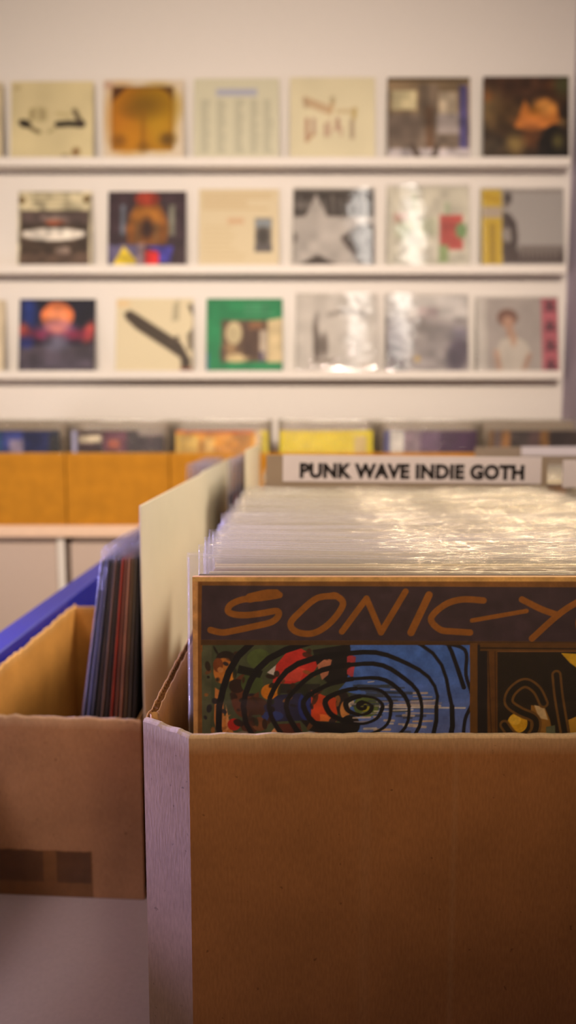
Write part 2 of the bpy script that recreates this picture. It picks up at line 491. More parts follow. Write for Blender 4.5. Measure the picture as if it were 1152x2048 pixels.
# ------------------------------------------------------------------ cardboard panels
def panel(name, p0, p1, z0, z1, t, mat, parent, org, corrugated=False, inward=1, jit=.0, worn_top=.8, z1b=None, seed=1, bow=0.0, creases=()):
    """an upright sheet of corrugated board from p0 to p1 in plan; thickness goes to the left of p0->p1 when inward=1"""
    r = random.Random(seed)
    a, b = Vector(p0), Vector(p1)
    Ln = (b - a).length
    tx = (b - a) / Ln
    nn = Vector((-tx.y, tx.x)) * inward
    z1b = z1 if z1b is None else z1b
    n = max(4, int(Ln / (.0025 if (jit or corrugated) else .02)))
    mb = MB()
    ox, oy, oz = org
    jo = [r.uniform(-1, 1) * jit for _ in range(n + 1)]
    jo = [(jo[max(0, i - 1)] + jo[i] + jo[min(n, i + 1)]) / 2.2 for i in range(n + 1)]

    def sheet(o0, o1, drop=0.0):
        """closed slab between offsets o0 and o1 with a rounded, worn top"""
        rings, wn = [], []
        rr = min(abs(o1 - o0) * .5, .0015)
        for i in range(n + 1):
            s = i / n
            P = a + tx * (Ln * s) + nn * (bow * math.sin(PI * s))
            zt = z1 * (1 - s) + z1b * s + jo[i] - drop
            prof = [(o0, z0), (o0, zt - .010), (o0, zt - rr), (o0 + (o1 - o0) * .25, zt), (o0 + (o1 - o0) * .75, zt), (o1, zt - rr), (o1, zt - .010), (o1, z0)]
            ww = [0, 0, worn_top * .5, worn_top, worn_top, worn_top * .5, 0, 0]
            for (o, z), w_ in zip(prof, ww):
                q = P + nn * o
                cw = max([w for (xc_, w) in creases if abs(Ln * s - xc_) < .0022] or [0])
                rings.append((q.x - ox, q.y - oy, z - oz)); wn.append(max(w_, cw))
        k = 8
        fs = []
        for i in range(n):
            for j in range(k):
                j2 = (j + 1) % k
                q = (i * k + j, i * k + j2, (i + 1) * k + j2, (i + 1) * k + j)
                fs.append(q if inward < 0 else q[::-1])
        fs.append(tuple(range(k))); fs.append(tuple(n * k + i for i in range(k))[::-1])
        mb.add(rings, fs, wn)

    if not corrugated:
        sheet(0, t)
        return mb.build(name, mat, parent)
    sheet(0, .0007); sheet(t - .0007, t, .0004)
    o = mb.build(name, mat, parent)
    fl = MB()
    m_ = int(Ln / .0006)
    vs, fs = [], []
    for i in range(m_ + 1):
        s = Ln * i / m_
        off = t / 2 + (t / 2 - .0009) * math.sin(2 * PI * s / .0052)
        P = a + tx * s + nn * off + nn * (bow * math.sin(PI * i / m_))
        zt = (z1 * (1 - i / m_) + z1b * i / m_) - .0008 + r.uniform(-1, 1) * jit * .3
        for dz in (z0, zt):
            for k in (-.00018, .00018):
                q = P + nn * k
                vs.append((q.x - ox, q.y - oy, dz - oz))
    for i in range(m_):
        b4 = i * 4
        for (u, v) in ((0, 2), (2, 3), (3, 1)):
            fs.append((b4 + u, b4 + v, b4 + 4 + v, b4 + 4 + u))
    fl.add(vs, fs)
    fl.build('flute', M['flute'], o)
    return o


# ================================================================== THE ROOM
WALL_Y = 3.14
FLOOR = -ZC
CEIL = 1.85
XL, XR, YF = -2.7, 1.135, -1.9


def struct(name, a, b, mat):
    mb = MB(); mb.box(a, b)
    o = mb.build(name, mat, None, (0, 0, 0))
    return tag(o, kind='structure')


struct('floor', (XL - .1, YF - .1, FLOOR - .08), (XR + .1, WALL_Y + .1, FLOOR), M['floor'])
struct('ceiling', (XL - .1, YF - .1, CEIL), (XR + .1, WALL_Y + .1, CEIL + .08), M['ceiling'])
struct('wall_back', (XL, WALL_Y, FLOOR), (XR, WALL_Y + .1, CEIL), M['wall'])
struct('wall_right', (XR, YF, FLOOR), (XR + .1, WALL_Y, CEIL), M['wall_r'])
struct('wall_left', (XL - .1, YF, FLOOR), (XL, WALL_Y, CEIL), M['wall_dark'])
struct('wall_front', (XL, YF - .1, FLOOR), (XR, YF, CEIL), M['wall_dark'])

# ================================================================== WALL LEDGES AND DISPLAYED RECORDS
SH_Y0 = 3.068
SHELF_Z = [1.0238, .6146, .200]
for k, nm in enumerate(['uppermost', 'middle', 'lowest']):
    mb = MB()
    mb.bevbox((-1.85, SH_Y0, SHELF_Z[k]), (1.108, WALL_Y - .001, SHELF_Z[k] + .030), .004)
    mb.box((-1.85, SH_Y0, SHELF_Z[k] + .0295), (1.108, SH_Y0 + .006, SHELF_Z[k] + .034))
    o = mb.build('record_shelf', M['shelf'], None, (0, 0, 0))
    tag(o, '%s of the three white picture shelves on the back wall' % nm, 'shelf', 'white record shelves')

CR = (216, 200, 160)


def stripes(a, x0, x1, y0, y1, n, col, seed, fill=.6, al=.8):
    r = random.Random(seed)
    for i in range(n):
        y = y0 + (y1 - y0) * (i + .5) / n
        xe = x0 + (x1 - x0) * r.uniform(.6, 1)
        a.rect(x0, xe, y - (y1 - y0) / n * fill / 2, y + (y1 - y0) / n * fill / 2, col, al)


def a_edge(a): a.noise(4, .05, 1)


def a_r1c1(a):   # cream with a black winged squiggle across the middle
    a.line([(.13, .52), (.2, .56), (.26, .62), (.34, .66)], .05, (96, 82, 52), .8); a.ell(.17, .55, .075, .05, (34, 26, 16), .3); a.line([(.57, .56), (.7, .55), (.86, .56)], .075, (26, 20, 10)); a.ell(.84, .55, .06, .05, (34, 24, 20))
    a.line([(.26, .38), (.25, .48)], .05, (128, 112, 72), .8); a.line([(.38, .38), (.39, .48)], .06, (136, 120, 84), .7); a.ell(.33, .43, .12, .1, (176, 160, 116), 0, .6, .06); a.line([(.46, .66), (.52, .62)], .04, (160, 146, 104), .7); a.line([(.56, .42), (.70, .44)], .05, (186, 170, 122), .7)
    a.line([(.77, .38), (.84, .52)], .06, (110, 96, 66), .9); a.line([(.78, .42), (.86, .56)], .03, (70, 58, 50), .8); a.ell(.79, .92, .05, .06, (136, 104, 64), .3, .9); a.ell(.66, .97, .05, .03, (170, 152, 112)); a.ell(.07, .08, .05, .04, (180, 160, 120), 0, .6)
    a.noise(5, .05, 3)


def a_r1c2(a):   # golden square picture with wide cream margin
    a.rect(.11, .86, .09, .90, (170, 112, 14)); a.ell(.22, .5, .16, .36, (190, 118, 24), 0, .8, .2); a.ell(.68, .34, .26, .26, (164, 122, 10), 0, .9, .2); a.ell(.70, .64, .18, .22, (190, 142, 26), 0, .8, .2); a.ell(.36, .74, .16, .18, (196, 130, 20), 0, .8, .2)
    a.ell(.50, .32, .22, .14, (120, 84, 10), 0, .8, .2); a.ell(.34, .40, .1, .06, (130, 88, 12), 0, .6, .15); a.line([(.5, .4), (.49, .88)], .05, (140, 92, 14), .6); a.ell(.5, .86, .06, .06, (116, 78, 10), 0, .7, .1)
    a.poly([(.11, .09), (.30, .09), (.22, .17), (.13, .26), (.11, .3)], (72, 40, 20), .9); a.poly([(.68, .09), (.86, .09), (.86, .26), (.80, .16)], (80, 48, 20), .9); a.rect(.11, .86, .09, .11, (96, 60, 20), .7); a.ell(.80, .76, .09, .08, (96, 66, 14), 0, .9, .1); a.ell(.19, .78, .08, .07, (124, 78, 14), 0, .8, .1); a.rect(.84, .86, .1, .9, (120, 78, 16), .6); a.rect(.11, .125, .1, .9, (130, 78, 24), .6)
    a.ell(.06, .07, .06, .05, (190, 146, 124), 0, .7, .06)


def a_r1c3(a):   # cream with pale blue heading and grey text columns
    a.rect(.26, .74, .13, .22, (176, 176, 190))
    for i, x in enumerate((.08, .27, .48, .66, .82)):
        stripes(a, x, x + .11, .26, .94, 16, (176, 172, 150), i, .7, .8)


def a_r1c4(a):   # cream with faint slanted reddish lettering over four dark narrow capitals
    r = random.Random(5)
    for i in range(10):
        x = .18 + i * .032; y = .28 + i * .013
        a.line([(x, y - .03), (x + .008, y + .06)], .022, (176, 132, 96), .75)
    a.line([(.17, .27), (.19, .36)], .05, (176, 150, 120), .8); a.line([(.5, .26), (.5, .32)], .05, (176, 160, 124)); a.line([(.5, .32), (.48, .42)], .03, (196, 160, 116)); a.line([(.56, .42), (.72, .42), (.76, .40)], .05, (196, 172, 130), .7); a.line([(.76, .40), (.75, .50)], .05, (188, 164, 106), .9)
    for x, y0, y1, w, c in ((.20, .52, .78, .045, (176, 136, 112)), (.28, .52, .70, .04, (172, 140, 122)), (.42, .58, .72, .035, (174, 140, 118)), (.46, .54, .72, .025, (186, 152, 130)), (.56, .52, .64, .045, (164, 124, 106)), (.60, .62, .72, .025, (188, 156, 132)), (.73, .54, .74, .05, (168, 146, 122))):
        a.line([(x, y0), (x, y1)], w, c, .9)
    a.line([(.2, .78), (.27, .70)], .04, (184, 146, 112), .8); a.line([(.42, .66), (.6, .64)], .03, (204, 170, 146), .6); a.noise(4, .03, 2)


def a_r1c5(a):   # muddled brown and grey street scene, blue strip down the right
    a.rect(0, 1, 0, .45, (134, 112, 84)); a.rect(0, .95, .45, .85, (120, 104, 90)); a.rect(.05, .35, .16, .4, (196, 182, 142)); a.rect(.38, .62, .08, .5, (112, 96, 80))
    a.rect(.62, .84, .18, .46, (190, 172, 146)); a.rect(.87, .97, .1, .9, (82, 74, 120)); a.rect(.6, .86, .45, .7, (160, 148, 142)); a.ell(.2, .65, .2, .16, (96, 82, 72), 0, .8, .1)
    a.line([(.5, .4), (.52, .98)], .1, (106, 80, 60)); a.rect(0, 1, .88, 1, (186, 176, 176)); a.noise(9, .22, 8); a.rect(0, 1, 0, .05, (92, 74, 52)); a.line([(.3, .85), (.36, .96)], .08, (90, 76, 66)); a.line([(.6, .85), (.56, .98)], .07, (90, 76, 66))


def a_r1c6(a):   # dark brown with glowing orange figures
    a.ell(.45, .12, .6, .18, (72, 46, 30), 0, .9, .2); a.ell(.85, .14, .14, .16, (84, 50, 26), 0, .8, .15); a.ell(.08, .40, .12, .22, (128, 104, 66), 0, .9, .15); a.ell(.05, .24, .06, .06, (150, 92, 48), 0, .8, .1); a.ell(.28, .48, .18, .2, (92, 66, 36), 0, .8, .2)
    a.poly([(.36, .62), (.44, .40), (.48, .28), (.55, .40), (.60, .44), (.62, .32), (.74, .27), (.84, .34), (.88, .48), (.92, .56), (.74, .62), (.56, .68)], (186, 112, 46)); a.ell(.72, .37, .13, .09, (204, 140, 66), .2, .9, .1); a.ell(.56, .57, .16, .06, (200, 120, 60), .1, .8, .1); a.ell(.6, .42, .06, .05, (120, 76, 20), 0, .8, .08); a.ell(.56, .74, .14, .12, (110, 66, 34), 0, .8, .12)
    a.ell(.36, .83, .11, .12, (136, 112, 64), 0, .9, .12); a.ell(.10, .86, .14, .12, (78, 66, 50), 0, .8, .14); a.poly([(.70, .66), (.82, .58), (.96, .7), (.98, 1), (.62, 1), (.64, .8)], (26, 20, 16), .9); a.ell(.87, .80, .06, .09, (110, 100, 52), 0, .9, .08); a.ell(.92, .56, .05, .05, (120, 96, 56), 0, .7, .06); a.ell(.93, .1, .1, .14, (64, 66, 38), 0, .9, .12); a.noise(10, .22, 4)


def a_r2c1(a):   # cream heading, white block and dark brown crowd below
    a.rect(.02, 1, .0, .26, (196, 184, 150)); stripes(a, .14, .88, .06, .22, 3, (150, 138, 108), 3, .5, .7)
    a.ell(.05, .12, .05, .05, (96, 74, 40)); a.ell(.93, .10, .05, .05, (96, 74, 40)); a.rect(.03, .97, .26, 1, (66, 52, 42)); a.rect(.05, .95, .28, .44, (88, 72, 68)); a.ell(.5, .41, .12, .05, (150, 78, 50)); a.ell(.5, .36, .16, .04, (170, 150, 140), 0, .7)
    a.ell(.48, .58, .42, .085, (222, 212, 198)); a.rect(.08, .92, .53, .6, (218, 208, 194)); a.ell(.62, .80, .1, .06, (140, 120, 108)); a.rect(.03, .97, .84, .98, (92, 72, 60)); a.noise(12, .25, 9)


def a_r2c2(a):   # dark purple with red-gold domed shape, yellow triangle and red-blue corner
    a.poly([(.5, .02), (.68, .2), (.8, .5), (.74, .72), (.26, .72), (.22, .5), (.34, .2)], (126, 76, 30)); a.ell(.5, .1, .16, .1, (150, 54, 34)); a.ell(.5, .36, .2, .14, (176, 112, 38), 0, .9, .1)
    a.ell(.5, .5, .08, .14, (46, 26, 22), 0, 1, .08); a.rect(.16, .22, .18, .6, (110, 120, 132), .8); a.rect(.78, .86, .18, .6, (128, 128, 110), .8); a.rect(.36, .4, .42, .68, (96, 70, 40)); a.rect(.6, .64, .42, .68, (110, 80, 46))
    a.rect(0, .42, .72, 1, (96, 88, 120)); a.poly([(.06, 1), (.2, .74), (.36, .92), (.36, 1)], (220, 190, 50)); a.rect(.48, .66, .8, 1, (206, 40, 40)); a.poly([(.48, .74), (.84, .74), (.8, .96), (.66, .96), (.66, .82)], (70, 64, 160)); a.rect(.38, .47, .7, 1, (170, 140, 140), .7); a.noise(10, .2, 7)


def a_r2c3(a):   # cream with brown writing and small grey-blue photo
    stripes(a, .05, .92, .04, .28, 5, (196, 168, 124), 2, .45, .75); stripes(a, .05, .6, .46, .95, 8, (204, 182, 140), 4, .4, .7); a.rect(.36, .56, .38, .46, (206, 166, 130), .8)
    a.rect(.70, .91, .38, .82, (128, 120, 110)); a.rect(.71, .9, .40, .5, (140, 146, 150)); a.ell(.8, .62, .08, .12, (66, 60, 56), 0, .9, .06); a.rect(.7, .91, .72, .82, (90, 84, 84), .8)


def a_r2c4(a):   # grey star on black
    a.rect(0, 1, 0, .36, (54, 46, 42)); r = random.Random(4)
    for i in range(9): a.line([(.08 + i * .1, .10 + (i % 2) * .05), (.10 + i * .1, .30)], .03, (150, 142, 138), .8)
    a.rect(.02, .18, .17, .25, (128, 120, 116), .9)
    a.poly([(.28, .06), (.42, .36), (.76, .38), (.56, .60), (.78, 1), (.3, .86), (-.02, 1), (.06, .62), (-.2, .4), (.14, .36)], (192, 184, 178))
    a.poly([(.58, .64), (.80, .48), (1, .46), (1, 1), (.84, 1)], (70, 58, 52)); a.poly([(.07, .99), (.3, .86), (.54, .99)], (64, 54, 48)); a.ell(0, .64, .035, .06, (70, 60, 54)); a.rect(.0, 1, 0, .03, (150, 142, 136), .7); a.noise(8, .1, 2)


def a_r2c5(a):   # pale mint with pink and green scraps
    a.rect(.64, .92, .36, .8, (190, 84, 76)); a.rect(.08, .24, .34, .46, (206, 164, 150)); a.ell(.9, .56, .07, .1, (120, 150, 100)); a.rect(.62, .74, .74, .96, (150, 170, 118)); a.ell(.2, .55, .1, .12, (170, 180, 140), 0, .8, .1); a.rect(.4, .6, .4, .62, (196, 200, 170), .8); a.rect(.34, .62, .7, .9, (228, 222, 206), .9); a.rect(.7, .76, .2, .36, (160, 176, 140), .7); a.rect(.3, .36, .1, .3, (190, 200, 160), .6); a.noise(10, .12, 6)


def a_r2c6(a):   # yellow strip left, grey field with dark standing figure
    a.rect(0, .25, 0, 1, (214, 178, 40)); a.rect(0, .25, .23, .38, (190, 172, 150)); a.line([(.13, .48), (.13, .94)], .07, (168, 136, 20), .9); a.line([(.05, .1), (.2, .14)], .08, (196, 156, 10), .8)
    a.rect(.25, 1, .0, .05, (160, 152, 146)); a.ell(.32, .12, .05, .08, (66, 56, 50)); a.ell(.30, .21, .035, .04, (120, 108, 98)); a.poly([(.26, .30), (.34, .32), (.42, .44), (.44, .62), (.42, .82), (.25, .86)], (70, 58, 52)); a.ell(.32, .60, .07, .10, (160, 152, 146), 0, .95); a.line([(.36, .4), (.40, .7)], .05, (60, 48, 44)); a.rect(.26, 1, .80, .97, (76, 62, 56)); a.rect(.45, 1, .74, .84, (110, 98, 92), .8)
    for i in range(9): a.line([(.48 + i * .055, .79), (.48 + i * .055, .9)], .025, (150, 140, 134), .8)
    a.rect(.25, 1, .97, 1, (176, 168, 162))


def a_r3c1(a):   # night blue with glowing orange disc and red wings
    a.ell(.12, .2, .1, .25, (34, 58, 140), 0, .9, .15); a.ell(.5, .24, .22, .2, (206, 110, 62)); a.ell(.5, .26, .14, .14, (220, 134, 92), 0, .9, .1); a.ell(.5, .43, .24, .12, (140, 90, 130), 0, .9, .1); a.ell(.5, .42, .14, .08, (196, 120, 110), 0, .9, .08)
    a.ell(.07, .46, .08, .12, (206, 90, 70), -.4, 1, .08); a.ell(.93, .46, .08, .14, (206, 84, 70), .4, 1, .08); a.ell(.25, .5, .2, .07, (120, 38, 70), .1, .9, .1); a.ell(.76, .5, .18, .07, (130, 36, 64), -.1, .9, .1)
    a.rect(0, 1, .64, 1, (72, 62, 72)); a.ell(.5, .62, .16, .12, (96, 92, 110), 0, .9, .1); a.ell(.1, .6, .1, .08, (40, 50, 130), 0, .9, .08); a.ell(.5, .9, .5, .12, (88, 80, 96), 0, .6, .2); a.noise(10, .25, 3)


def a_r3c2(a):   # cream with a long dark cigar shape falling diagonally
    a.poly([(.10, .20), (.18, .16), (.28, .22), (.84, .60), (.98, .86), (.96, 1), (.86, 1), (.84, .82), (.7, .72), (.26, .42), (.12, .28)], (70, 58, 46))
    a.line([(.70, .60), (.80, .54)], .05, (80, 66, 54)); a.poly([(.74, .08), (.82, 0), (.82, .3), (.72, .32)], (178, 166, 136)); a.line([(.96, .1), (1, .2)], .05, (80, 70, 58)); a.poly([(.92, .5), (1, .4), (1, .7), (.94, .72)], (120, 108, 88)); a.ell(.08, .07, .1, .05, (226, 196, 150)); a.rect(.84, 1, .95, 1, (130, 70, 50), .8)


def a_r3c3(a):   # green border round an interior scene
    stripes(a, .5, .95, .06, .24, 3, (96, 150, 110), 7, .6, .5)
    a.rect(.20, 1.01, .30, .87, (96, 74, 56)); a.poly([(.8, .3), (1.01, .26), (1.01, .88), (.8, .88)], (206, 184, 140)); a.ell(.36, .48, .11, .16, (200, 182, 140)); a.ell(.39, .82, .17, .06, (196, 174, 128)); a.ell(.3, .7, .1, .08, (150, 120, 84), 0, .9); a.rect(.48, .70, .34, .8, (84, 62, 50)); a.rect(.70, .80, .44, .84, (196, 178, 156)); a.rect(.56, .74, .32, .42, (130, 90, 60)); a.rect(.7, .75, .74, .87, (80, 70, 100)); a.ell(.22, .75, .04, .12, (90, 70, 56)); a.rect(0, .03, .75, 1, (60, 100, 160), .8); a.noise(9, .10, 2)


def a_r3c4(a):   # white with small dark figures and an arched heading
    a.line([(.4, .26), (.56, .22), (.72, .22), (.84, .26)], .06, (150, 140, 134), .8); a.ell(.23, .45, .035, .14, (110, 98, 90)); a.ell(.25, .68, .05, .18, (104, 92, 84)); a.ell(.34, .66, .04, .16, (116, 104, 96)); a.line([(.25, .24), (.24, .4)], .04, (150, 140, 134)); a.rect(.18, .48, .84, .9, (130, 116, 106), .7); a.line([(.5, .58), (.8, .58)], .03, (196, 188, 180), .8); a.ell(.82, .92, .07, .04, (190, 176, 160)); a.noise(7, .06, 1)


def a_r3c5(a):   # grey-lavender with pale upper half and a dark right corner
    a.rect(0, 1, 0, .3, (214, 208, 204)); a.rect(.4, .64, .16, .32, (186, 164, 166), .8); a.ell(.5, .62, .34, .34, (150, 142, 140), 0, .9, .2); a.ell(.87, .78, .13, .24, (76, 66, 80), .2, 1, .1); a.ell(.1, .7, .1, .3, (112, 104, 112), 0, .9, .15); a.line([(.1, .92), (.2, .98)], .1, (86, 76, 80)); a.ell(.38, .84, .04, .04, (190, 160, 100)); a.ell(.9, .5, .1, .08, (110, 104, 120), 0, .8, .1); a.noise(9, .16, 5)


def a_r3c6(a):   # grey ground, seated person in white, pink strip with dark marks on the right
    a.rect(0, .12, 0, 1, (206, 198, 190)); a.ell(.38, .27, .125, .12, (122, 84, 68)); a.ell(.39, .34, .075, .09, (188, 146, 122)); a.rect(.37, .45, .40, .54, (188, 148, 124)); a.poly([(.24, .72), (.30, .58), (.40, .54), (.50, .54), (.62, .62), (.66, .76), (.62, 1), (.26, 1)], (206, 196, 184)); a.ell(.45, .56, .04, .1, (196, 158, 132)); a.line([(.24, .74), (.27, .96)], .07, (190, 152, 128), .9); a.line([(.64, .78), (.58, .96)], .06, (180, 142, 120), .9); a.rect(.80, 1, 0, 1, (190, 96, 108))
    for y, t in ((.11, 0), (.38, 1), (.65, 2), (.91, 3)):
        a.line([(.85, y + .05), (.96, y + .05)], .03, (66, 30, 42)); a.line([(.90, y - .06), (.90, y + .05)], .035, (66, 30, 42)); a.line([(.86, y - .03 + .02 * (t % 2)), (.95, y - .01)], .03, (70, 32, 44))
    a.noise(8, .05, 3)


CREAM = (222, 206, 168)
ROWS = [
    # x0, x1, ytop, base, painter, label, sleeve?
    [(-168, 5, 165, (214, 196, 160), a_edge, 'cream sleeved record cut off by the left frame edge, uppermost shelf', 0),
     (22, 187, 163, (216, 200, 154), a_r1c1, 'cream record cover with a black winged squiggle, uppermost shelf', 0),
     (207, 368, 160, (220, 202, 176), a_r1c2, 'cream record cover framing a golden yellow square picture', 0),
     (388, 558, 157, (212, 206, 178), a_r1c3, 'pale cream record cover with grey text columns under a bluish heading', 0),
     (580, 750, 155, (224, 212, 176), a_r1c4, 'cream record cover with dark red lettering, uppermost shelf', 0),
     (775, 940, 155, (130, 112, 94), a_r1c5, 'grey and brown street scene record cover with a blue strip', 0),
     (967, 1138, 153, (48, 34, 24), a_r1c6, 'dark brown record cover with glowing orange figures', 0)],
    [(36, 183, 383, (204, 192, 160), a_r2c1, 'brown record cover with a white oblong and cream heading', 0),
     (216, 372, 383, (60, 44, 50), a_r2c2, 'dark purple record cover with red domed shape and yellow triangle', 0),
     (398, 558, 378, (218, 200, 164), a_r2c3, 'cream record cover with a small grey photo at its right', 0),
     (587, 748, 378, (186, 178, 172), a_r2c4, 'black record cover with a big grey star', 1),
     (775, 938, 373, (214, 208, 190), a_r2c5, 'pale shiny record cover with a red patch and green scraps', 1),
     (963, 1127, 378, (176, 170, 166), a_r2c6, 'grey record cover with dark standing figure and yellow strip', 1)],
    [(-150, 9, 600, (214, 196, 166), a_edge, 'cream record cut off by the left frame edge, lowest shelf', 0),
     (38, 190, 598, (24, 22, 40), a_r3c1, 'night blue record cover with a glowing orange disc', 0),
     (232, 386, 597, (222, 206, 170), a_r3c2, 'cream record cover with a long dark diagonal shape', 0),
     (413, 565, 597, (34, 128, 78), a_r3c3, 'green bordered record cover with an interior scene', 0),
     (594, 756, 590, (212, 204, 196), a_r3c4, 'whitish shiny record cover with small dark figures', 1),
     (771, 936, 590, (170, 162, 160), a_r3c5, 'grey lavender shiny record cover with slanting reflections', 1),
     (953, 1116, 596, (176, 166, 160), a_r3c6, 'grey portrait record cover with a pink strip down its right', 1)],
]
ROWNAME = ['records on the uppermost shelf', 'records on the middle shelf', 'records on the lowest shelf']
for r_, row in enumerate(ROWS):
    zb = SHELF_Z[r_] + .0305
    yb = SH_Y0 + .012
    for k, (x0, x1, yt, base, fn, lab, slv) in enumerate(row):
        a0 = math.radians([7.5, 8.7, 10.3][r_])
        lo, hi = .2, .36
        for _ in range(40):
            h = (lo + hi) / 2
            if proj(0, yb + h * math.sin(a0), zb + h * math.cos(a0))[1] > yt: lo = h
            else: hi = h
        ym, zm = yb + h / 2 * math.sin(a0), zb + h / 2 * math.cos(a0)
        d = ym * CT - zm * ST
        w = (x1 - x0) * d / F
        xc = ((x0 + x1) / 2 - 576) * d / F
        H = h - .003
        me = art_cover('cover', fn, w, H, .004, 84, tuple(int(c_ * .85) for c_ in base), 'art', base)
        sl = sleeve_mesh('plastic_sleeve', w + .008, H + .012, .005, H + .002, M['sleeve_wall'], 60 + r_ * 10 + k, .0006) if slv else None
        e = record('record', (xc, yb, zb), (-a0, 0, random.uniform(-.01, .01)), lab, 'record', ROWNAME[r_], me, sl)

# ================================================================== FAR WORKTOP, CABINETS, BOXES
WT = -.326
FY = 2.525
mb = MB()
mb.bevbox((-2.1, FY, WT - .041), (XR - .004, WALL_Y - .003, WT), .006)
o = mb.build('worktop', M['worktop'], None, (0, 0, 0))
tag(o, 'long pale worktop under the far row of cardboard boxes', 'worktop')

for k, (cx0, cx1, lab) in enumerate([(-2.05, -.771, 'white cabinet under the far worktop, left of the dark gap'),
                                     (-.750, .18, 'white cabinet under the far worktop, right of the dark gap'),
                                     (.20, 1.12, None)]):
    if lab is None: continue
    e = empty('cabinet', (cx0, FY + .03, FLOOR)); tag(e, lab, 'cabinet', 'white cabinets under the worktop')
    Wd = cx1 - cx0; Hh = (WT - .0415) - FLOOR
    mb = MB(); mb.box((0, .022, .0), (.018, .52, Hh)); mb.box((Wd - .018, .022, 0), (Wd, .52, Hh)); mb.box((0, .022, 0), (Wd, .52, .018)); mb.box((0, .022, Hh - .018), (Wd, .52, Hh)); mb.box((0, .50, 0), (Wd, .52, Hh))
    mb.build('carcass', M['cabinet'], e)
    half = (Wd - .03) / 2
    for j in (0, 1):
        xa = .0 + j * (half + .004)
        mb = MB(); mb.bevbox((xa, 0, .01), (xa + half - .0, .02, Hh - .022), .002)
        mb.build('door', M['cabinet'], e)
    mb = MB(); mb.bevbox((Wd - .024, 0, 0), (Wd, .022, Hh), .002); mb.build('end_panel', M['shelf'], e)
mb = MB(); mb.box((-.7705, FY + .09, FLOOR), (-.7505, FY + .5, WT - .0415))  # dark board set into the cabinet gap in place of its shade
tag(mb.build('gap_shade_panel', M['dark_gap'], None, (0, 0, 0)), 'dark strip standing for the shade in the gap between the two white cabinets', 'panel')

PITCH = .353
X0 = -.751


def stripe_top(cols, grain=.2, seed=1):
    """a cover whose upper band carries blocks of colour: list of (u0, u1, v0, v1, colour)"""
    def fn(a):
        for (u0, u1, v0, v1, c_) in cols: a.rect(u0, u1, v0, v1, c_)
        a.noise(14, grain, seed)
    return fn


FAR = [
    ((26, 34, 62), stripe_top([(.0, .12, 0, 1, (150, 130, 130)), (.12, .38, .0, .4, (34, 74, 116)), (.38, .6, 0, .4, (52, 62, 130)), (.6, .9, 0, .4, (28, 36, 84)), (.45, .6, .1, .25, (140, 126, 150)), (.88, 1, .05, 1, (40, 40, 46))]), 'blue', 'front record with blue cover in the leftmost far box'),
    ((60, 40, 46), stripe_top([(.0, .06, 0, 1, (170, 168, 200)), (.08, .32, .05, .13, (206, 190, 160)), (.34, .6, 0, .3, (96, 50, 66)), (.6, 1, 0, .3, (56, 40, 46)), (.4, .52, .1, .2, (150, 72, 50)), (.72, 1, 0, .06, (150, 134, 124))]), 'maroon', 'front record with dark maroon cover in second far box from left'),
    ((214, 150, 40), stripe_top([(0, .08, 0, .12, (232, 196, 40)), (0, .84, 0, .035, (196, 90, 40)), (.0, .25, .05, .3, (206, 168, 84)), (.25, .82, .04, .3, (206, 140, 46)), (.86, 1, 0, .3, (214, 186, 150)), (.3, .42, .08, .3, (216, 170, 90)), (.93, 1, 0, .3, (226, 206, 50))]), 'orange', 'front record with orange and yellow cover in third far box'),
    ((230, 208, 40), stripe_top([(.80, .94, .06, .25, (206, 180, 110)), (0, .8, .0, .02, (214, 180, 40))], .05), 'yellow', 'front record with plain yellow cover in fourth far box'),
    ((70, 44, 72), stripe_top([(0, .06, 0, .3, (64, 70, 130)), (.06, .22, 0, .3, (220, 214, 206)), (.22, .4, 0, .3, (140, 120, 130)), (.4, .6, 0, .3, (104, 80, 104)), (.6, .95, 0, .3, (76, 50, 78))], .1), 'purple', 'front record with purple and white cover in fifth far box'),
    ((70, 58, 54), stripe_top([(0, .06, 0, .3, (120, 84, 40)), (.06, .14, 0, .3, (110, 92, 90)), (.14, .24, 0, .3, (150, 106, 64)), (.24, .44, 0, .3, (70, 60, 58)), (.44, .56, 0, .3, (84, 64, 64)), (.56, .66, 0, .3, (130, 92, 50)), (.66, .9, 0, .3, (54, 44, 44))], .15), 'brown', 'front record with brown and black cover in rightmost far box'),
]
far_cover = plain_cover('cover', .314, .3215, .004, M['plate'])
far_sleeves = [sleeve_mesh('plastic_sleeve', .328, .333, .0048, .3235, M['sleeve'], 100 + s, .0016, 14, .002) for s in range(3)]
ORD = ['leftmost far', 'second far', 'third far', 'fourth far', 'fifth far', 'rightmost far']
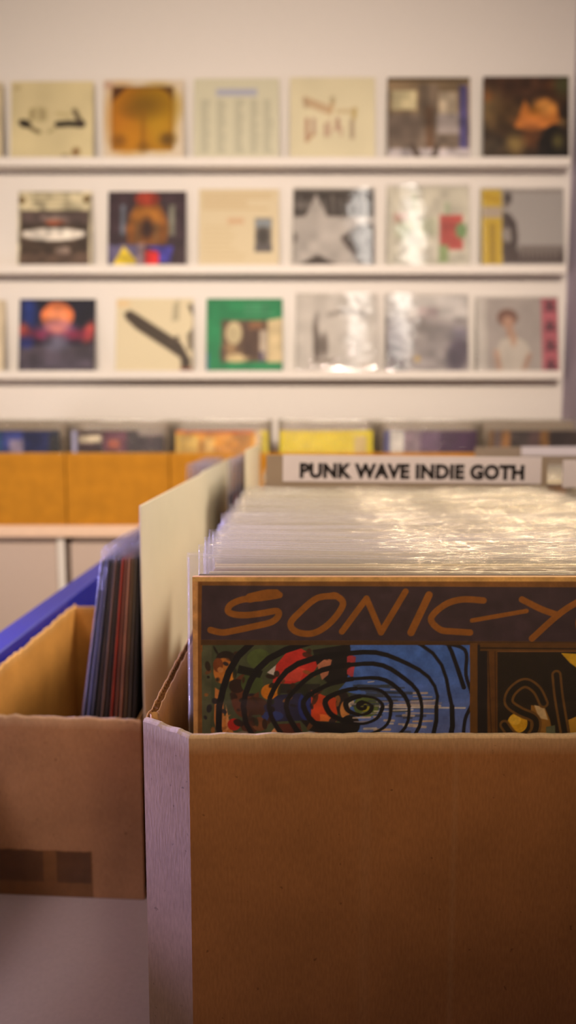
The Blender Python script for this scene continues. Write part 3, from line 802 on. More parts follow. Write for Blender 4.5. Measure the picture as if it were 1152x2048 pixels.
for i in range(6):
    bx0 = X0 + PITCH * (i - 1); bx1 = bx0 + PITCH - .004
    cx = (bx0 + bx1) / 2
    by0, by1 = FY + .012, FY + .47
    e = empty('cardboard_box', (bx0, by0, WT + .0005))
    tag(e, '%s cardboard box on the far worktop, holding a row of records' % ORD[i].replace(' far', ''), 'box', 'cardboard boxes on the far worktop')
    org = (bx0, by0, WT + .0005)
    zb = WT + .0005
    zt = -.080
    t = .0035
    panel('front_panel', (bx0, by0), (bx1, by0), zb, zt, t, M['card_far'], e, org, worn_top=.4)
    panel('side_panel', (bx1, by0 + t), (bx1, by1), zb, zt, t, M['card_far'], e, org, worn_top=.4)
    panel('side_panel', (bx0, by1), (bx0, by0 + t), zb, zt, t, M['card_far'], e, org, worn_top=.4)
    panel('back_panel', (bx1 - t, by1), (bx0 + t, by1), zb, zt, t, M['card_far'], e, org, worn_top=.4)
    mb = MB(); mb.box((t, t, 0), (bx1 - bx0 - t, by1 - by0 - t, .004)); mb.build('base', M['card_far'], e)
    mb = MB(); mb.box((t, .06, .004), (bx1 - bx0 - t, by1 - by0 - t, .024)); mb.build('raised_floor', M['card_far'], e)
    base, fn, nm, lab = FAR[i]
    me = art_cover('cover', fn, .314, .314, .004, 90, (190, 180, 160), 'art', base)
    record('record', (cx, by0 + .012, zb + .0045), (-.02, 0, 0), lab, 'record', 'front records of the far boxes', me, far_sleeves[i % 3])
    lab2 = 'record in clear sleeve behind the %s front record, %s box' % (nm, ORD[i])
    for k in range(9):
        record('record', (cx + random.uniform(-.003, .003), by0 + .068 + k * .042, zb + .0245 + random.uniform(0, .004)), (-.02, 0, random.uniform(-.006, .006)),
               lab2, 'record', 'records behind the %s cover' % nm, far_cover, far_sleeves[(i + k) % 3])

# ================================================================== NEAR TABLE
TZ = -.396
e = empty('table', (.4, 1.05, FLOOR)); tag(e, 'white topped table carrying the near cardboard boxes of records', 'table')
H0 = TZ - FLOOR
TX0, TX1, TY0, TY1 = -.312, 1.10, .26, 1.95
mb = MB(); mb.bevbox((TX0 - .4, TY0 - 1.05, H0 - .035), (TX1 - .4, TY1 - 1.05, H0), .003); mb.build('table_top', M['table'], e)
for sx in (TX0 + .06, TX1 - .06):
    for sy in (TY0 + .08, TY1 - .08):
        mb = MB(); mb.bevbox((sx - .4 - .022, sy - 1.05 - .022, 0), (sx - .4 + .022, sy - 1.05 + .022, H0 - .036), .003); mb.build('leg', M['metal'], e)

# blue rail along the left edge of the table
mb = MB(); mb.bevbox((-.3075, .33, TZ + .0005), (-.2785, 1.93, -.2145), .0022)
tag(mb.build('painted_rail', M['blue'], None, (0, 0, 0)), 'blue painted board standing along the left edge of the table', 'board')

# ------------------------------------------------------------------ right front box
zt = -.1478
RT = .004
e = empty('cardboard_box', (.115, .35, TZ + .0005))
tag(e, 'open cardboard box in the foreground with the brown hand-lettered record in front', 'box', 'cardboard boxes on the near table')
org = (.115, .35, TZ + .0005)
zb = TZ + .0005
RX1 = .297
BYB = .872
f0 = (-.0482, .3500)
c0 = (-.0737, .3672)
panel('front_panel', f0, (RX1, .3500), zb, zt, RT, M['card_front'], e, org, jit=.0004, worn_top=.9, seed=4, creases=((.1302, .06), (.0855, .03)))
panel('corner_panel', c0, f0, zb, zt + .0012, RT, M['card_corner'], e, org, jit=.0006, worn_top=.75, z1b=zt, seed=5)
panel('side_panel', (-.0655, BYB), (c0[0] + .0003, c0[1] + .001), zb, zt, .0045, M['card_side'], e, org, corrugated=True, jit=.0010, worn_top=.5, seed=6)
panel('side_panel', (RX1, .354), (RX1, BYB), zb, zt, RT, M['card_side'], e, org, worn_top=.5, seed=7)
panel('back_panel', (RX1 - RT, BYB), (-.0608, BYB), zb, zt, RT, M['card_front'], e, org, worn_top=.5, seed=8)
mb = MB(); mb.box((-.046 - .115, .356 - .35, 0), (RX1 - .0045 - .115, BYB - .005 - .35, .003)); mb.build('base', M['card_front'], e)
# torn paper curl at the left front corner
mb = MB()
vs, fs = [], []
for i in range(9):
    a_ = i / 8 * 4.2
    for z_ in (0, .004):
        vs.append((c0[0] + .0052 + .0022 * math.cos(a_) - .115, c0[1] + .0035 + .0022 * math.sin(a_) - .35, zt - zb + z_ - .001))
for i in range(8): fs.append((2 * i, 2 * i + 2, 2 * i + 3, 2 * i + 1))
mb.add(vs, fs, .4); mb.build('torn_flap', M['card_side'], e)

# front record with hand-lettered brown cover
LEAN = math.radians(3.0)
W_, T_ = .3155, .005
fx = (380 - 576) * .3775 / F + W_ / 2
fy, fz = .3665, TZ + .004
Hc = .3145


def cov2px(x, z):
    """cover-local x,z -> position in the frame, used to lay the cover's own drawing out in the right proportions"""
    yy = fy + (-T_ / 2) * math.cos(LEAN) + z * math.sin(LEAN)
    zz = fz + z * math.cos(LEAN) + T_ / 2 * math.sin(LEAN)
    return proj(fx + x, yy, zz)


xs = np.linspace(-W_ / 2, W_ / 2, 800)
zs = np.concatenate([np.linspace(Hc, Hc - .088, 250), np.linspace(Hc - .090, 0, 40)]) + .002
Xg, Zg = np.meshgrid(xs, zs)
PX, PY = cov2px(Xg, Zg)
A = Art(PX, PY, (128, 84, 40), 1.6)
BRN = (120, 72, 20); DRK = (30, 22, 20); PUR = (62, 46, 54)
A.rect(0, 396, 0, 3000, (204, 150, 92))                 # pale worn left strip
A.rect(396, 404, 0, 3000, (122, 76, 30))
A.rect(0, 3000, 0, 1163, (214, 166, 96))
A.poly([(404, 1171), (3000, 1184), (3000, 1292), (402, 1280)], PUR)
A.noise(60, .10, 3)
A.poly([(402, 1280), (3000, 1292), (3000, 1306), (402, 1290)], (76, 50, 24))
# lettering, stroke by stroke
def st(pts, w=13, col=(146, 88, 28), sm=True): A.line(smooth_path(pts, 6) if sm else pts, w, col)
st([(559, 1190), (522, 1196), (486, 1199), (462, 1209), (456, 1222), (470, 1229), (496, 1230), (527, 1226), (553, 1222), (557, 1231), (543, 1244), (507, 1253), (470, 1261), (444, 1265), (421, 1260)])
st([(500, 1196), (530, 1189), (552, 1188)], 19)
st([(673, 1192), (635, 1196), (601, 1223), (581, 1247), (594, 1264), (628, 1266), (662, 1244), (686, 1209), (673, 1192), (660, 1192)])
st([(684, 1263), (733, 1197), (762, 1265), (811, 1183)], 12.5, sm=False)
st([(822, 1265), (858, 1190)], 15, sm=False)
st([(967, 1201), (924, 1199), (889, 1210), (862, 1237), (880, 1259), (907, 1263), (940, 1265)])
st([(944, 1241), (1053, 1222)], 9, sm=False)
st([(1044, 1199), (1084, 1219), (1116, 1230)], 13); st([(1190, 1188), (1152, 1206), (1116, 1230), (1064, 1277)], 13)
st([(1250, 1198), (1200, 1205), (1160, 1235), (1166, 1268), (1210, 1272), (1246, 1245), (1250, 1198)], 13)      # remaining letters run on past the frame
st([(1290, 1200), (1276, 1245), (1300, 1272), (1340, 1258), (1364, 1204)], 13)
st([(1372, 1208), (1470, 1204)], 13, sm=False); st([(1420, 1206), (1400, 1280)], 13, sm=False)
st([(1500, 1204), (1470, 1282)], 13, sm=False); st([(1580, 1206), (1550, 1284)], 13, sm=False); st([(1486, 1246), (1566, 1244)], 12, sm=False)
# painted panel on the left: generic patches of colour on green running into blue
pm = (A.X > 404) & (A.X < 940) & (A.Y > 1290)
keep = A.c.copy()
A.rect(300, 960, 1280, 3000, (70, 76, 52)); 
_rg = [(690 + 26 * math.sin(i * 2.3) + 14 * math.sin(i * 5.1), 1500 - i * 12) for i in range(19)]
A.poly([(690, 1270), (960, 1270), (960, 3000), (690, 3000)] + _rg, (72, 108, 186))
for i in range(14):
    A.rect(722, 960, 1290 + i * 16, 3000, (66 + i * 3.6, 108 + i * .9, 194 - i * 1.2), .5)
A.poly([(404, 1290), (424, 1290), (420, 1500), (404, 1500)], (84, 86, 62))
A.ell(452, 1318, 20, 16, (40, 30, 26)); A.ell(447, 1342, 20, 26, (186, 112, 44)); A.ell(436, 1330, 10, 14, (120, 62, 28)); A.ell(458, 1352, 12, 10, (212, 132, 40)); A.ell(490, 1392, 28, 44, (96, 52, 30)); A.ell(474, 1372, 16, 14, (48, 30, 24))
A.ell(518, 1318, 24, 20, (78, 92, 48)); A.ell(504, 1366, 22, 22, (70, 84, 42)); A.poly([(478, 1330), (526, 1342), (520, 1356), (474, 1346)], (24, 24, 20))
A.poly([(430, 1375), (446, 1385), (448, 1430), (470, 1470), (476, 1500), (440, 1500), (428, 1440)], (196, 122, 58)); A.poly([(452, 1410), (458, 1440), (470, 1450), (452, 1462)], (216, 150, 90))
A.ell(468, 1449, 13, 12, (186, 36, 30)); A.ell(500, 1452, 18, 15, (74, 38, 26)); A.ell(520, 1448, 16, 14, (110, 66, 38)); A.ell(526, 1486, 28, 12, (206, 140, 62)); A.ell(510, 1412, 26, 18, (70, 42, 28)); A.ell(556, 1476, 16, 22, (196, 132, 84)); A.ell(552, 1476, 10, 7, (180, 168, 164)); A.ell(486, 1470, 14, 8, (110, 96, 84))
A.ell(541, 1384, 19, 16, (206, 122, 26)); A.ell(552, 1376, 12, 10, (222, 146, 40))
A.poly([(545, 1366), (552, 1330), (572, 1306), (600, 1296), (618, 1306), (640, 1324), (622, 1352), (585, 1368)], (196, 48, 40)); A.poly([(560, 1362), (585, 1332), (610, 1338), (600, 1362)], (214, 74, 58)); A.poly([(534, 1345), (552, 1330), (548, 1352)], (196, 186, 178))
A.rect(560, 640, 1368, 1386, (44, 42, 38)); A.poly([(527, 1412), (556, 1390), (626, 1384), (628, 1440), (536, 1444)], (40, 40, 70)); A.ell(612, 1412, 16, 28, (36, 50, 120)); A.ell(545, 1432, 22, 10, (42, 56, 112))
A.poly([(622, 1380), (650, 1392), (676, 1396), (674, 1442), (622, 1442)], (206, 70, 32)); A.poly([(640, 1428), (676, 1432), (672, 1444), (640, 1442)], (226, 116, 52))
A.poly([(556, 1448), (600, 1446), (612, 1500), (582, 1500)], (84, 38, 28)); A.poly([(584, 1468), (604, 1460), (600, 1500), (588, 1500)], (170, 32, 30)); A.ell(622, 1474, 14, 12, (156, 150, 160)); A.ell(636, 1474, 9, 12, (196, 104, 46)); A.ell(660, 1482, 26, 14, (196, 130, 92)); A.poly([(600, 1440), (680, 1446), (700, 1490), (660, 1470), (620, 1462)], (30, 24, 26))
A.poly([(625, 1300), (700, 1288), (704, 1330), (690, 1366), (660, 1372), (640, 1350)], (30, 26, 28)); A.poly([(634, 1330), (652, 1316), (664, 1320), (656, 1350), (644, 1360)], (188, 120, 90)); A.poly([(694, 1306), (712, 1314), (706, 1356), (694, 1348)], (190, 60, 66), .9)
A.ell(686, 1408, 14, 26, (40, 32, 32)); A.ell(690, 1420, 10, 18, (196, 130, 70)); A.ell(700, 1450, 20, 20, (28, 24, 26)); A.ell(733, 1412, 26, 22, (92, 110, 56)); A.ell(728, 1414, 11, 9, (166, 156, 40)); A.ell(700, 1404, 8, 10, (206, 190, 170))
_r = random.Random(3)
for i in range(46):      # ragged pale and dark streaks running right into the blue
    y = _r.gauss(1420, 26); x = _r.uniform(700, 830); l = _r.uniform(16, 80) * max(.3, 1 - abs(y - 1414) / 80)
    A.line([(x, y), (x + l, y + _r.uniform(-1.5, 1.5))], _r.uniform(2, 5), _r.choice([(212, 200, 190), (196, 176, 160), (150, 140, 150), (70, 76, 96), (60, 70, 66), (206, 170, 130)]), .85)
for i in range(10):
    y = 1365 + _r.uniform(0, 28); x = _r.uniform(700, 760)
    A.line([(x, y), (x + _r.uniform(30, 80), y + 2)], _r.uniform(3, 6), (56, 64, 80), .8)
A.line([(760, 1414), (930, 1416)], 3.2, (206, 198, 196)); A.line([(800, 1410), (880, 1412)], 5, (198, 182, 176))
A.noise(70, .10, 12)
_p = random.Random(9)
for i in range(90):      # small broken shadows and tints that crowd the left half
    x, y = _p.uniform(408, 700), _p.uniform(1294, 1500)
    a_ = _p.uniform(3, 12); b_ = _p.uniform(2, 7)
    A.ell(x, y, a_, b_, _p.choice([(26, 20, 18), (40, 26, 20), (64, 36, 22), (150, 92, 44), (196, 132, 74), (36, 40, 28), (30, 28, 40), (110, 66, 36), (52, 34, 28)]), _p.uniform(0, 3), .85)
# black marker rings
RR = [3, 16, 38, 56, 91, 116, 149, 178, 211]; RL = [3, 18, 54, 97, 138, 172, 209, 262, 312]; RU = [2, 10, 24, 42, 62, 92, 116, 165, 230]; RD = [2, 12, 28, 50, 78, 112, 160, 220, 280]
pts = []
for i in range(8):
    for k in range(36):
        ph = 2 * PI * k / 36
        f_ = i + k / 36
        def itp(T): return T[int(f_)] + (T[int(f_) + 1] - T[int(f_)]) * (f_ - int(f_))
        rx = itp(RR) if math.cos(ph) > 0 else itp(RL)
        ry = itp(RD) if math.sin(ph) > 0 else itp(RU)
        cxr = 727
        wob = 1 + .025 * math.sin(3 * ph + i * 1.7) + .015 * math.sin(7 * ph + i)
        pts.append((cxr + rx * math.cos(ph) * wob, 1413 + ry * math.sin(ph) * wob, 5.6 + 1.6 * math.sin(ph * 2 + i) + min(4, i * .45) + (3.0 if math.cos(ph) < -.3 else 0)))
A.line(pts, 9, (20, 17, 22))
A.line(smooth_path([(884, 1286), (930, 1300), (932, 1350), (945, 1400), (930, 1440), (925, 1500)], 5), 7, (24, 22, 30))
msk = pm[..., None]
A.c = np.where(msk, A.c, keep)
# frame bars and the right-hand title panel
A.rect(940, 955, 1286, 3000, (106, 68, 24)); A.rect(955, 975, 1290, 3000, (32, 24, 24)); A.rect(975, 995, 1296, 3000, (100, 62, 22)); A.line([(976, 1300), (984, 1500)], 2, (60, 38, 16)); A.line([(990, 1300), (992, 1500)], 2, (70, 44, 18))
A.rect(960, 1420, 1286, 1302, (96, 62, 24)); A.line([(960, 1296), (1420, 1300)], 2.5, (40, 28, 16))
A.rect(995, 1400, 1304, 3000, (38, 28, 18))
A.poly([(1122, 1306), (1160, 1308), (1160, 1340), (1140, 1326)], (216, 168, 30)); A.ell(1035, 1446, 20, 20, (222, 166, 30)); A.ell(1030, 1440, 12, 10, (240, 190, 60))
A.poly([(1062, 1410), (1090, 1416), (1100, 1440), (1112, 1500), (1004, 1500), (1006, 1474), (1060, 1470)], (150, 104, 40)); A.poly([(1068, 1410), (1088, 1414), (1096, 1440), (1078, 1436)], (206, 176, 130)); A.poly([(1092, 1454), (1110, 1450), (1112, 1500), (1092, 1500)], (96, 100, 76)); A.poly([(1136, 1440), (1160, 1430), (1160, 1500), (1146, 1500)], (190, 140, 40))
for i in range(60):
    x, y = _r.uniform(1005, 1110), _r.uniform(1462, 1496)
    A.line([(x, y), (x + _r.uniform(-5, 5), y + 6)], 1.6, _r.choice([(206, 160, 70), (90, 62, 24), (176, 128, 50)]), .8)
def dbl(pts):
    p_ = smooth_path(pts, 6); A.line(p_, 21, (112, 76, 32)); A.line(p_, 11, (34, 26, 18))
dbl([(1087, 1406), (1073, 1379), (1049, 1366), (1024, 1383), (1018, 1406), (1040, 1423), (1069, 1437), (1071, 1459), (1053, 1479), (1027, 1472), (1009, 1450)])
dbl([(1113, 1350), (1118, 1397), (1133, 1485)])
dbl([(1212, 1400), (1190, 1376), (1166, 1390), (1180, 1420), (1206, 1440), (1200, 1474), (1164, 1468)])
dbl([(1226, 1366), (1286, 1360)]); dbl([(1256, 1364), (1262, 1480)]); dbl([(1300, 1366), (1302, 1476), (1340, 1474)]); dbl([(1302, 1366), (1340, 1364)]); dbl([(1302, 1420), (1334, 1418)])
dbl([(1360, 1480), (1356, 1366), (1388, 1380), (1360, 1420), (1392, 1480)])
A.rect(1400, 1416, 1290, 3000, (106, 68, 24)); A.rect(1416, 3000, 1300, 3000, (58, 62, 70))
A.noise(90, .06, 22)
me = grid_mesh('cover', xs, zs, -T_ / 2, A.c, M['art_front'], W_, T_, .002, Hc + .002, (200, 150, 90))
fs_ = sleeve_mesh('plastic_sleeve', .3265, .3275, .0056, Hc + .003, M['sleeve_front'], 300, .0006, 30)
record('record', (fx + .0025, fy, fz), (-LEAN, 0, 0), 'brown hand-lettered record with black rings, frontmost in the foreground box', 'record', None, me, fs_)
# shift the cover back to its own place inside the sleeve
for ch in bpy.data.objects:
    if ch.name.startswith('cover') and ch.data == me: ch.location.x = -.0025

# records behind it
cov_me = [plain_cover('cover', .3150, .3145, t_, M['cover']) for t_ in (.0030, .0038, .0045)]
slv_me = [sleeve_mesh('plastic_sleeve', .326, .3275 + dh, t_ + .0006, .3165, M['sleeve'], 200 + k, wv, 30, .0018)
          for k, (t_, dh, wv) in enumerate([(.003, 0, .0010), (.0038, .0012, .0013), (.0045, -.001, .0010), (.003, .002, .0014), (.0038, -.0005, .0012), (.0045, .001, .0010), (.003, -.0015, .0014), (.0038, .0005, .0009), (.0045, .0018, .0012)])]
GL = 'clear-sleeved record behind the hand-lettered front record in the foreground box'
y = fy + .0064
k = 0
while y < .812:
    j = NR.randint(0, 9)
    dx = float(np.clip(NR.normal(0, .0016), -.003, .003))
    dz = 0.0
    lab = GL
    if k == 0: dx = -.0058; dz = -.0; j = 6
    elif k == 1: dx = -.0012
    g = 'sleeved records in the foreground box'
    if k == 0: lab, g = 'record directly behind the front record, its sleeve corner sticking out left', g
    record('record', (.1157 + dx + .0005, y, fz + dz), (-LEAN, 0, float(NR.normal(0, .0007))), lab, 'record', g, cov_me[j % 3], slv_me[j])
    y += [.0056, .0064, .0071][j % 3] + (.0006 if k > 20 else .0012)
    k += 1

# genre divider card
def text_mesh(body, size, offs, sx):
    cu = bpy.data.curves.new('lettering', 'FONT')
    cu.body = body; cu.size = size; cu.offset = offs; cu.extrude = .00008; cu.align_x = 'CENTER'; cu.space_character = 1.06; cu.resolution_u = 3
    o = bpy.data.objects.new('tmp_text', cu); C.objects.link(o)
    dg = bpy.context.evaluated_depsgraph_get(); dg.update()
    me = bpy.data.meshes.new_from_object(o.evaluated_get(dg))
    bpy.data.objects.remove(o, do_unlink=True)
    w = max(v.co.x for v in me.vertices) - min(v.co.x for v in me.vertices)
    c_ = (max(v.co.x for v in me.vertices) + min(v.co.x for v in me.vertices)) / 2
    h = max(v.co.y for v in me.vertices)
    for v in me.vertices:
        x, yy, z = v.co
        v.co = ((x - c_) / w * sx, -z, yy)
    return me, h


DY = .833
e = empty('divider_card', (.1355, DY, fz + .0016)); tag(e, 'genre divider card reading PUNK WAVE INDIE GOTH at the back of the foreground box', 'divider card', 'genre divider cards')
DH = -.0315 - fz
mb = MB(); mb.bevbox((-.163, .0002, 0), (.152, .0022, DH - .0005), .0004); mb.build('card', M['plate'], e)
mb = MB(); mb.bevbox((-.1447, -.0010, DH - .030), (.1447, 0, DH), .0003); lbl = mb.build('label_strip', M['label'], e)
me, h = text_mesh('PUNK WAVE INDIE GOTH', .0215, .0013, .2515)
me.materials.clear(); me.materials.append(M['ink'])
o = link('lettering', me, lbl, (.0, -.0011, DH - .0085 - h))
e.rotation_euler = (-.02, .0095, 0)

# ------------------------------------------------------------------ box to the right of it (only its far end is in view)
def simple_box(x0, x1, y0, y1, zt_, label, mat='card_side'):
    e = empty('cardboard_box', (x0, y0, TZ + .0005)); tag(e, label, 'box', 'cardboard boxes on the near table')
    org = (x0, y0, TZ + .0005)
    panel('front_panel', (x0, y0), (x1, y0), zb, zt_, RT, M[mat], e, org, worn_top=.6)
    panel('side_panel', (x1, y0 + RT), (x1, y1), zb, zt_, RT, M[mat], e, org, worn_top=.6)
    panel('side_panel', (x0, y1), (x0, y0 + RT), zb, zt_, RT, M[mat], e, org, worn_top=.6)
    panel('back_panel', (x1 - RT, y1), (x0 + RT, y1), zb, zt_, RT, M[mat], e, org, worn_top=.6)
    mb = MB(); mb.box((RT, RT, 0), (x1 - x0 - RT, y1 - y0 - RT, .003)); mb.build('base', M[mat], e)
    return e


simple_box(.3005, .645, .35, .872, zt, 'cardboard box right of the foreground box, mostly beyond the frame')
y = .64
while y < .812:
    j = NR.randint(0, 9)
    record('record', (.4730 + float(NR.normal(0, .0014)), y, fz), (-LEAN, 0, float(NR.normal(0, .0007))), 'clear-sleeved record in the box right of the foreground box', 'record',
           'sleeved records in the right neighbouring box', cov_me[j % 3], slv_me[j])
    y += [.0062, .0070, .0078][j % 3]
e = empty('divider_card', (.469, DY, fz)); tag(e, 'white divider card cut off by the right frame edge beside the PUNK card', 'divider card', 'genre divider cards')
mb = MB(); mb.bevbox((-.157, .0002, 0), (.157, .0022, DH - .0035), .0004); mb.build('card', M['plate'], e)
mb = MB(); mb.bevbox((-.1615, -.0010, DH - .034), (.1615, 0, DH - .003), .0003); mb.build('label_strip', M['label'], e)
e.rotation_euler = (-.02, 0, 0)

# ------------------------------------------------------------------ second row of boxes behind
simple_box(-.045, .297, 1.0, 1.47, zt, 'cardboard box on the table behind the PUNK divider card')
simple_box(.3005, .645, 1.0, 1.62, zt, 'cardboard box behind the white divider card at the right')
fB = stripe_top([(0, .2, 0, .5, (112, 92, 74)), (.2, 1, 0, .5, (130, 120, 110))])
fC = stripe_top([(0, .28, 0, .5, (150, 120, 96)), (.24, .32, 0, .5, (128, 116, 120)), (.32, .39, 0, .5, (58, 44, 56)), (.39, .5, 0, .5, (128, 118, 108)), (.16, .31, .11, .5, (206, 186, 156))])
for (cx_, fn, lab, lab2, g2, n2) in [(.126, fB, 'grey-brown record at the front of the box behind the PUNK card', 'sleeved record in the box behind the PUNK divider card', 'records in the box behind the PUNK card', 12),
                                     (.473, fC, 'record with beige and dark stripes behind the right divider card gap', 'sleeved record in the right-hand box of the second row', 'records in the right box of the second row', 12)]:
    me = art_cover('cover', fn, .315, .3145, .004, 90, (150, 140, 120), 'art', (120, 108, 96))
    record('record', (cx_, 1.02, fz + .0), (-LEAN, 0, 0), lab, 'record', g2, me, None)
    for k in range(n2):
        j = NR.randint(0, 9)
        record('record', (cx_ + float(NR.normal(0, .0015)), 1.036 + k * .03, fz), (-LEAN, 0, 0), lab2, 'record', g2, cov_me[j % 3], slv_me[j])
e = empty('divider_card', (.620, 1.50, fz)); tag(e, 'blank white label card standing in the far part of right second-row box', 'divider card', 'genre divider cards')
D2 = -.035 - fz
e.location.x = .473
mb = MB(); mb.bevbox((-.1, .0002, 0), (.12, .0022, D2 - .001), .0004); mb.build('card', M['plate'], e)
mb = MB(); mb.bevbox((-.008, -.0014, D2 - .018), (.165, 0, D2), .0003); mb.build('label_strip', M['label'], e)

# ------------------------------------------------------------------ left box (turned a quarter: its records face left)
LX0, LX1 = -.2755, -.1225
e = empty('cardboard_box', (-.2, .6, TZ + .0005)); tag(e, 'cardboard box at left with brown tape, its records seen edge-on', 'box', 'cardboard boxes on the near table')
org = (-.2, .6, TZ + .0005)
n0, n1 = (LX0 - .0, .6040), (-.1216, .5940)
LT = .0035
panel('front_panel', n0, n1, zb, -.2365, LT, M['card_grey'], e, org, jit=.0010, worn_top=.7, z1b=-.2380, seed=21)
panel('side_panel', (LX0, .944), (LX0, .6076), zb, -.2245, LT, M['card_side'], e, org, jit=.0022, worn_top=.45, seed=22)
panel('back_panel', (-.1246, .944), (LX0 + LT, .944), zb, -.2265, LT, M['card_side'], e, org, worn_top=.4, seed=23)
panel('side_panel', (-.1246, .600), (-.1246, .9405), zb, -.2420, .0025, M['card_side'], e, org, worn_top=.4, seed=24)
mb = MB(); mb.box((LX0 + LT - org[0], .610 - .6, 0), (-.1275 - org[0], .939 - .6, .0025)); mb.build('base', M['card_side'], e)
# tape wrapped round the bottom of the front
def on_front(x, z, off):
    t_ = (x - n0[0]) / (n1[0] - n0[0])
    y_ = n0[1] + (n1[1] - n0[1]) * t_
    return (x - org[0], y_ - off - org[1], z - org[2])
def px_x(px, d=.62): return (px - 576) * d / F
def tape(name, x0, x1, z0, z1, off, mat):
    mb = MB(); n = 14; vs = []; fs = []
    r_ = random.Random(int(x0 * 1e5))
    for i in range(n + 1):
        x = x0 + (x1 - x0) * i / n
        for (z, o_) in ((z0, off), (z1 + r_.uniform(-.0006, .0006), off), ):
            vs.append(on_front(x, z, o_))
    for i in range(n): fs.append((2 * i, 2 * i + 2, 2 * i + 3, 2 * i + 1))
    mb.add(vs, fs); return mb.build(name, mat, e)
tape('packing_tape', LX0 + .0005, px_x(176), zb + .0005, zb + .0415, .0003, M['tape'])
tape('packing_tape', LX0 + .001, px_x(74), zb + .013, zb + .0405, .0005, M['tape_dark'])
tape('packing_tape', px_x(102), px_x(173), zb + .013, zb + .0408, .0005, M['tape_dark'])

# its records, leaning to the right
LC = [((46, 38, 44), 'black-brown'), ((74, 80, 140), 'blue'), ((34, 34, 46), 'near-black'), ((58, 46, 50), 'dark brown'), ((120, 92, 84), 'grey-brown'), ((44, 32, 38), 'dark maroon'), ((176, 56, 38), 'red'), ((150, 84, 66), 'rust'),
      ((186, 130, 110), 'pinkish'), ((128, 98, 66), 'tan'), ((84, 76, 66), 'grey'), ((22, 18, 22), 'black')]
POS = ['leftmost', 'second from left', 'third from left', 'fourth from left', 'fifth from left', 'sixth from left', 'seventh from left', 'eighth from left', 'ninth from left', 'third from right', 'second from right', 'rightmost']
nL = len(LC)
lcov = plain_cover('cover', .314, .2840, .0013, M['cover_obj'])
lsl = [sleeve_mesh('plastic_sleeve', .322, .2975 + dh, .0014, .2865, M['sleeve_side'], 400 + k, .00005, 20) for k, dh in enumerate((0, .001, -.001))]
for i, (c_, nm) in enumerate(LC):
    u = i / (nL - 1)
    ang = math.radians(8.4 * (1 - u) + 3.2 * u)
    xb = -.1965 * (1 - u) + -.1400 * u
    record('record', (xb, .7735 + [0, .002, .001, .004, 0, .003, .001, .004, .002, .006, .003, .006][i] * .5, zb + .0030), (-ang, 0, -PI / 2),
           '%s edged record in the left box, %s of the row' % (nm, POS[i]), 'record', 'records in the left cardboard box', lcov, lsl[i % 3], rgb(*c_))

# white boards standing between the rows
def board(x0, x1, y0, y1, top, label):
    mb = MB(); mb.bevbox((x0, y0, TZ + .0005), (x1, y1, top), .0004)
    return tag(mb.build('divider_board', M['board'], None, (0, 0, 0)), label, 'board', 'white divider boards')
board(-.1210, -.1196, .606, 1.068, -.0620, 'tall white divider board between the left box and foreground box, nearest')
board(-.1290, -.1276, 1.105, 1.72, -.0640, 'white divider board behind the nearest one, slightly lower')
board(-.0690, -.0676, 1.20, 1.80, -.0345, 'pale divider board left of the PUNK divider card, farthest back')
l2 = sleeve_mesh('plastic_sleeve', .325, .3450, .0014, .2865, M['sleeve_cool_lit'], 420, .0004, 20)
l2b = sleeve_mesh('plastic_sleeve', .325, .3360, .0014, .2865, M['sleeve_cool_lit'], 421, .0004, 20)
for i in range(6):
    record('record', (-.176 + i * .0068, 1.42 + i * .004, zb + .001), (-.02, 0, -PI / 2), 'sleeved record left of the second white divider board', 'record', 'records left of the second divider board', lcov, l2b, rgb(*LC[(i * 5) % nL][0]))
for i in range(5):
    record('record', (-.0985 + i * .0052, 1.375 + i * .003, zb + .001), (-.004, 0, -PI / 2), 'blurred record with cool light tinted into its sleeve, between the second and farthest white boards', 'record', 'records between the divider boards', lcov, l2, rgb(*LC[(i * 3) % nL][0]))

# ================================================================== LIGHT
def area(name, loc, rot, sx, sy, power, col):
    l = bpy.data.lights.new(name, 'AREA'); l.shape = 'RECTANGLE'; l.size = sx; l.size_y = sy; l.energy = power; l.color = col
    o = bpy.data.objects.new(name, l); C.objects.link(o); o.location = (loc[0], loc[1], loc[2] + ZC); o.rotation_euler = rot
    return o


def aim(o, target):
    d = Vector((target[0], target[1], target[2] + ZC)) - o.location
    o.rotation_euler = d.to_track_quat('-Z', 'Y').to_euler()


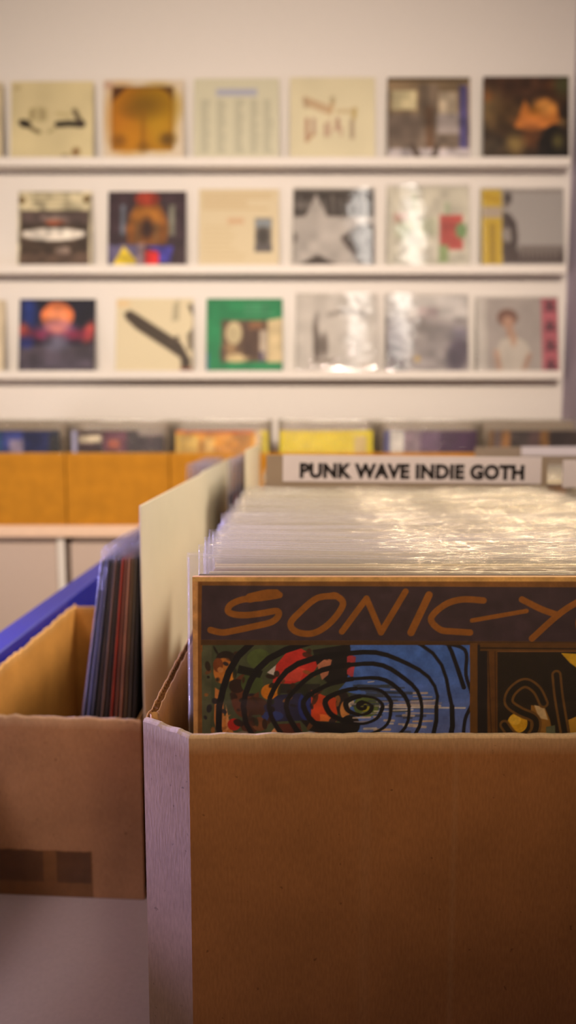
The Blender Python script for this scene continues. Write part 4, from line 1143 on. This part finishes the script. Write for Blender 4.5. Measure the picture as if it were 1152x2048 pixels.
WARM = (1.0, .845, .70)
for lx, pw in ((-1.3, 14.3), (-.2, 13.2), (.8, 13.6)):
    o = area('wall_washer_lamp', (lx, -1.15, 1.76), (0, 0, 0), .7, .4, pw, WARM); aim(o, (lx * .9, 3.14, .45)); o.data.spread = math.radians(58)
for lx, ly in ((.54, .86), (.86, .83)):
    area('ceiling_tube_lamp', (lx, ly, 1.83), (0, 0, math.radians(8.5)), .11, 1.9, 4.4, (1, .93, .84))
o = area('side_lamp', (1.0, 1.95, 1.50), (0, 0, 0), .3, .3, 12.5, (1, .85, .65)); aim(o, (.0, .75, -.15)); o.data.spread = math.radians(70)
o = area('front_fill_light', (.72, -1.2, .78), (0, 0, 0), .6, .12, .76, (1, .74, .47)); aim(o, (.12, .4, .10)); o.data.spread = math.radians(24)  # added fill behind the camera for the front cover and box front
o = area('cool_fill_lamp', (-.9, -1.0, 1.2), (0, 0, 0), .4, .4, .42, (1.0, .80, .80)); aim(o, (-.32, .6, -.30)); o.data.spread = math.radians(24)  # added fill, lifts the front of the left box
o = area('cool_left_light', (-1.15, .92, -.05), (0, 0, 0), .35, .35, 4.6, (.46, .42, 1.0)); aim(o, (-.09, .40, -.28)); o.data.spread = math.radians(40)  # unseen cool source added at left, no window; tints corner panel and table

o = area('low_fill_light', (-2.5, 1.3, -.5), (0, 0, 0), 1.3, .9, 6.0, (.95, .88, .88)); aim(o, (.3, 3.1, .5)); o.data.spread = math.radians(100)  # added uplight to lift the shelf undersides, no window behind it

w = bpy.data.worlds.new('room_ambient'); SC.world = w; w.use_nodes = True
bg = w.node_tree.nodes.get('Background') or w.node_tree.nodes.new('ShaderNodeBackground')
bg.inputs[0].default_value = (1, .85, .7, 1); bg.inputs[1].default_value = .05

# ================================================================== CAMERA
cam = bpy.data.cameras.new('camera'); co = bpy.data.objects.new('camera', cam); C.objects.link(co)
co.location = (0, 0, ZC); co.rotation_euler = (PI / 2 - TH, 0, 0)
cam.sensor_fit = 'AUTO'; cam.sensor_width = 36.0; cam.lens = F / 2048 * 36.0
cam.clip_start = .02; cam.clip_end = 30
cam.dof.use_dof = True; cam.dof.focus_distance = .385; cam.dof.aperture_fstop = 5.8
SC.camera = co
SC.view_settings.view_transform = 'Standard'
SC.view_settings.look = 'None'
SC.view_settings.exposure = 0.0
SC.cycles.transparent_max_bounces = 48
SC.cycles.max_bounces = 8
SC.cycles.caustics_reflective = False
SC.cycles.caustics_refractive = False
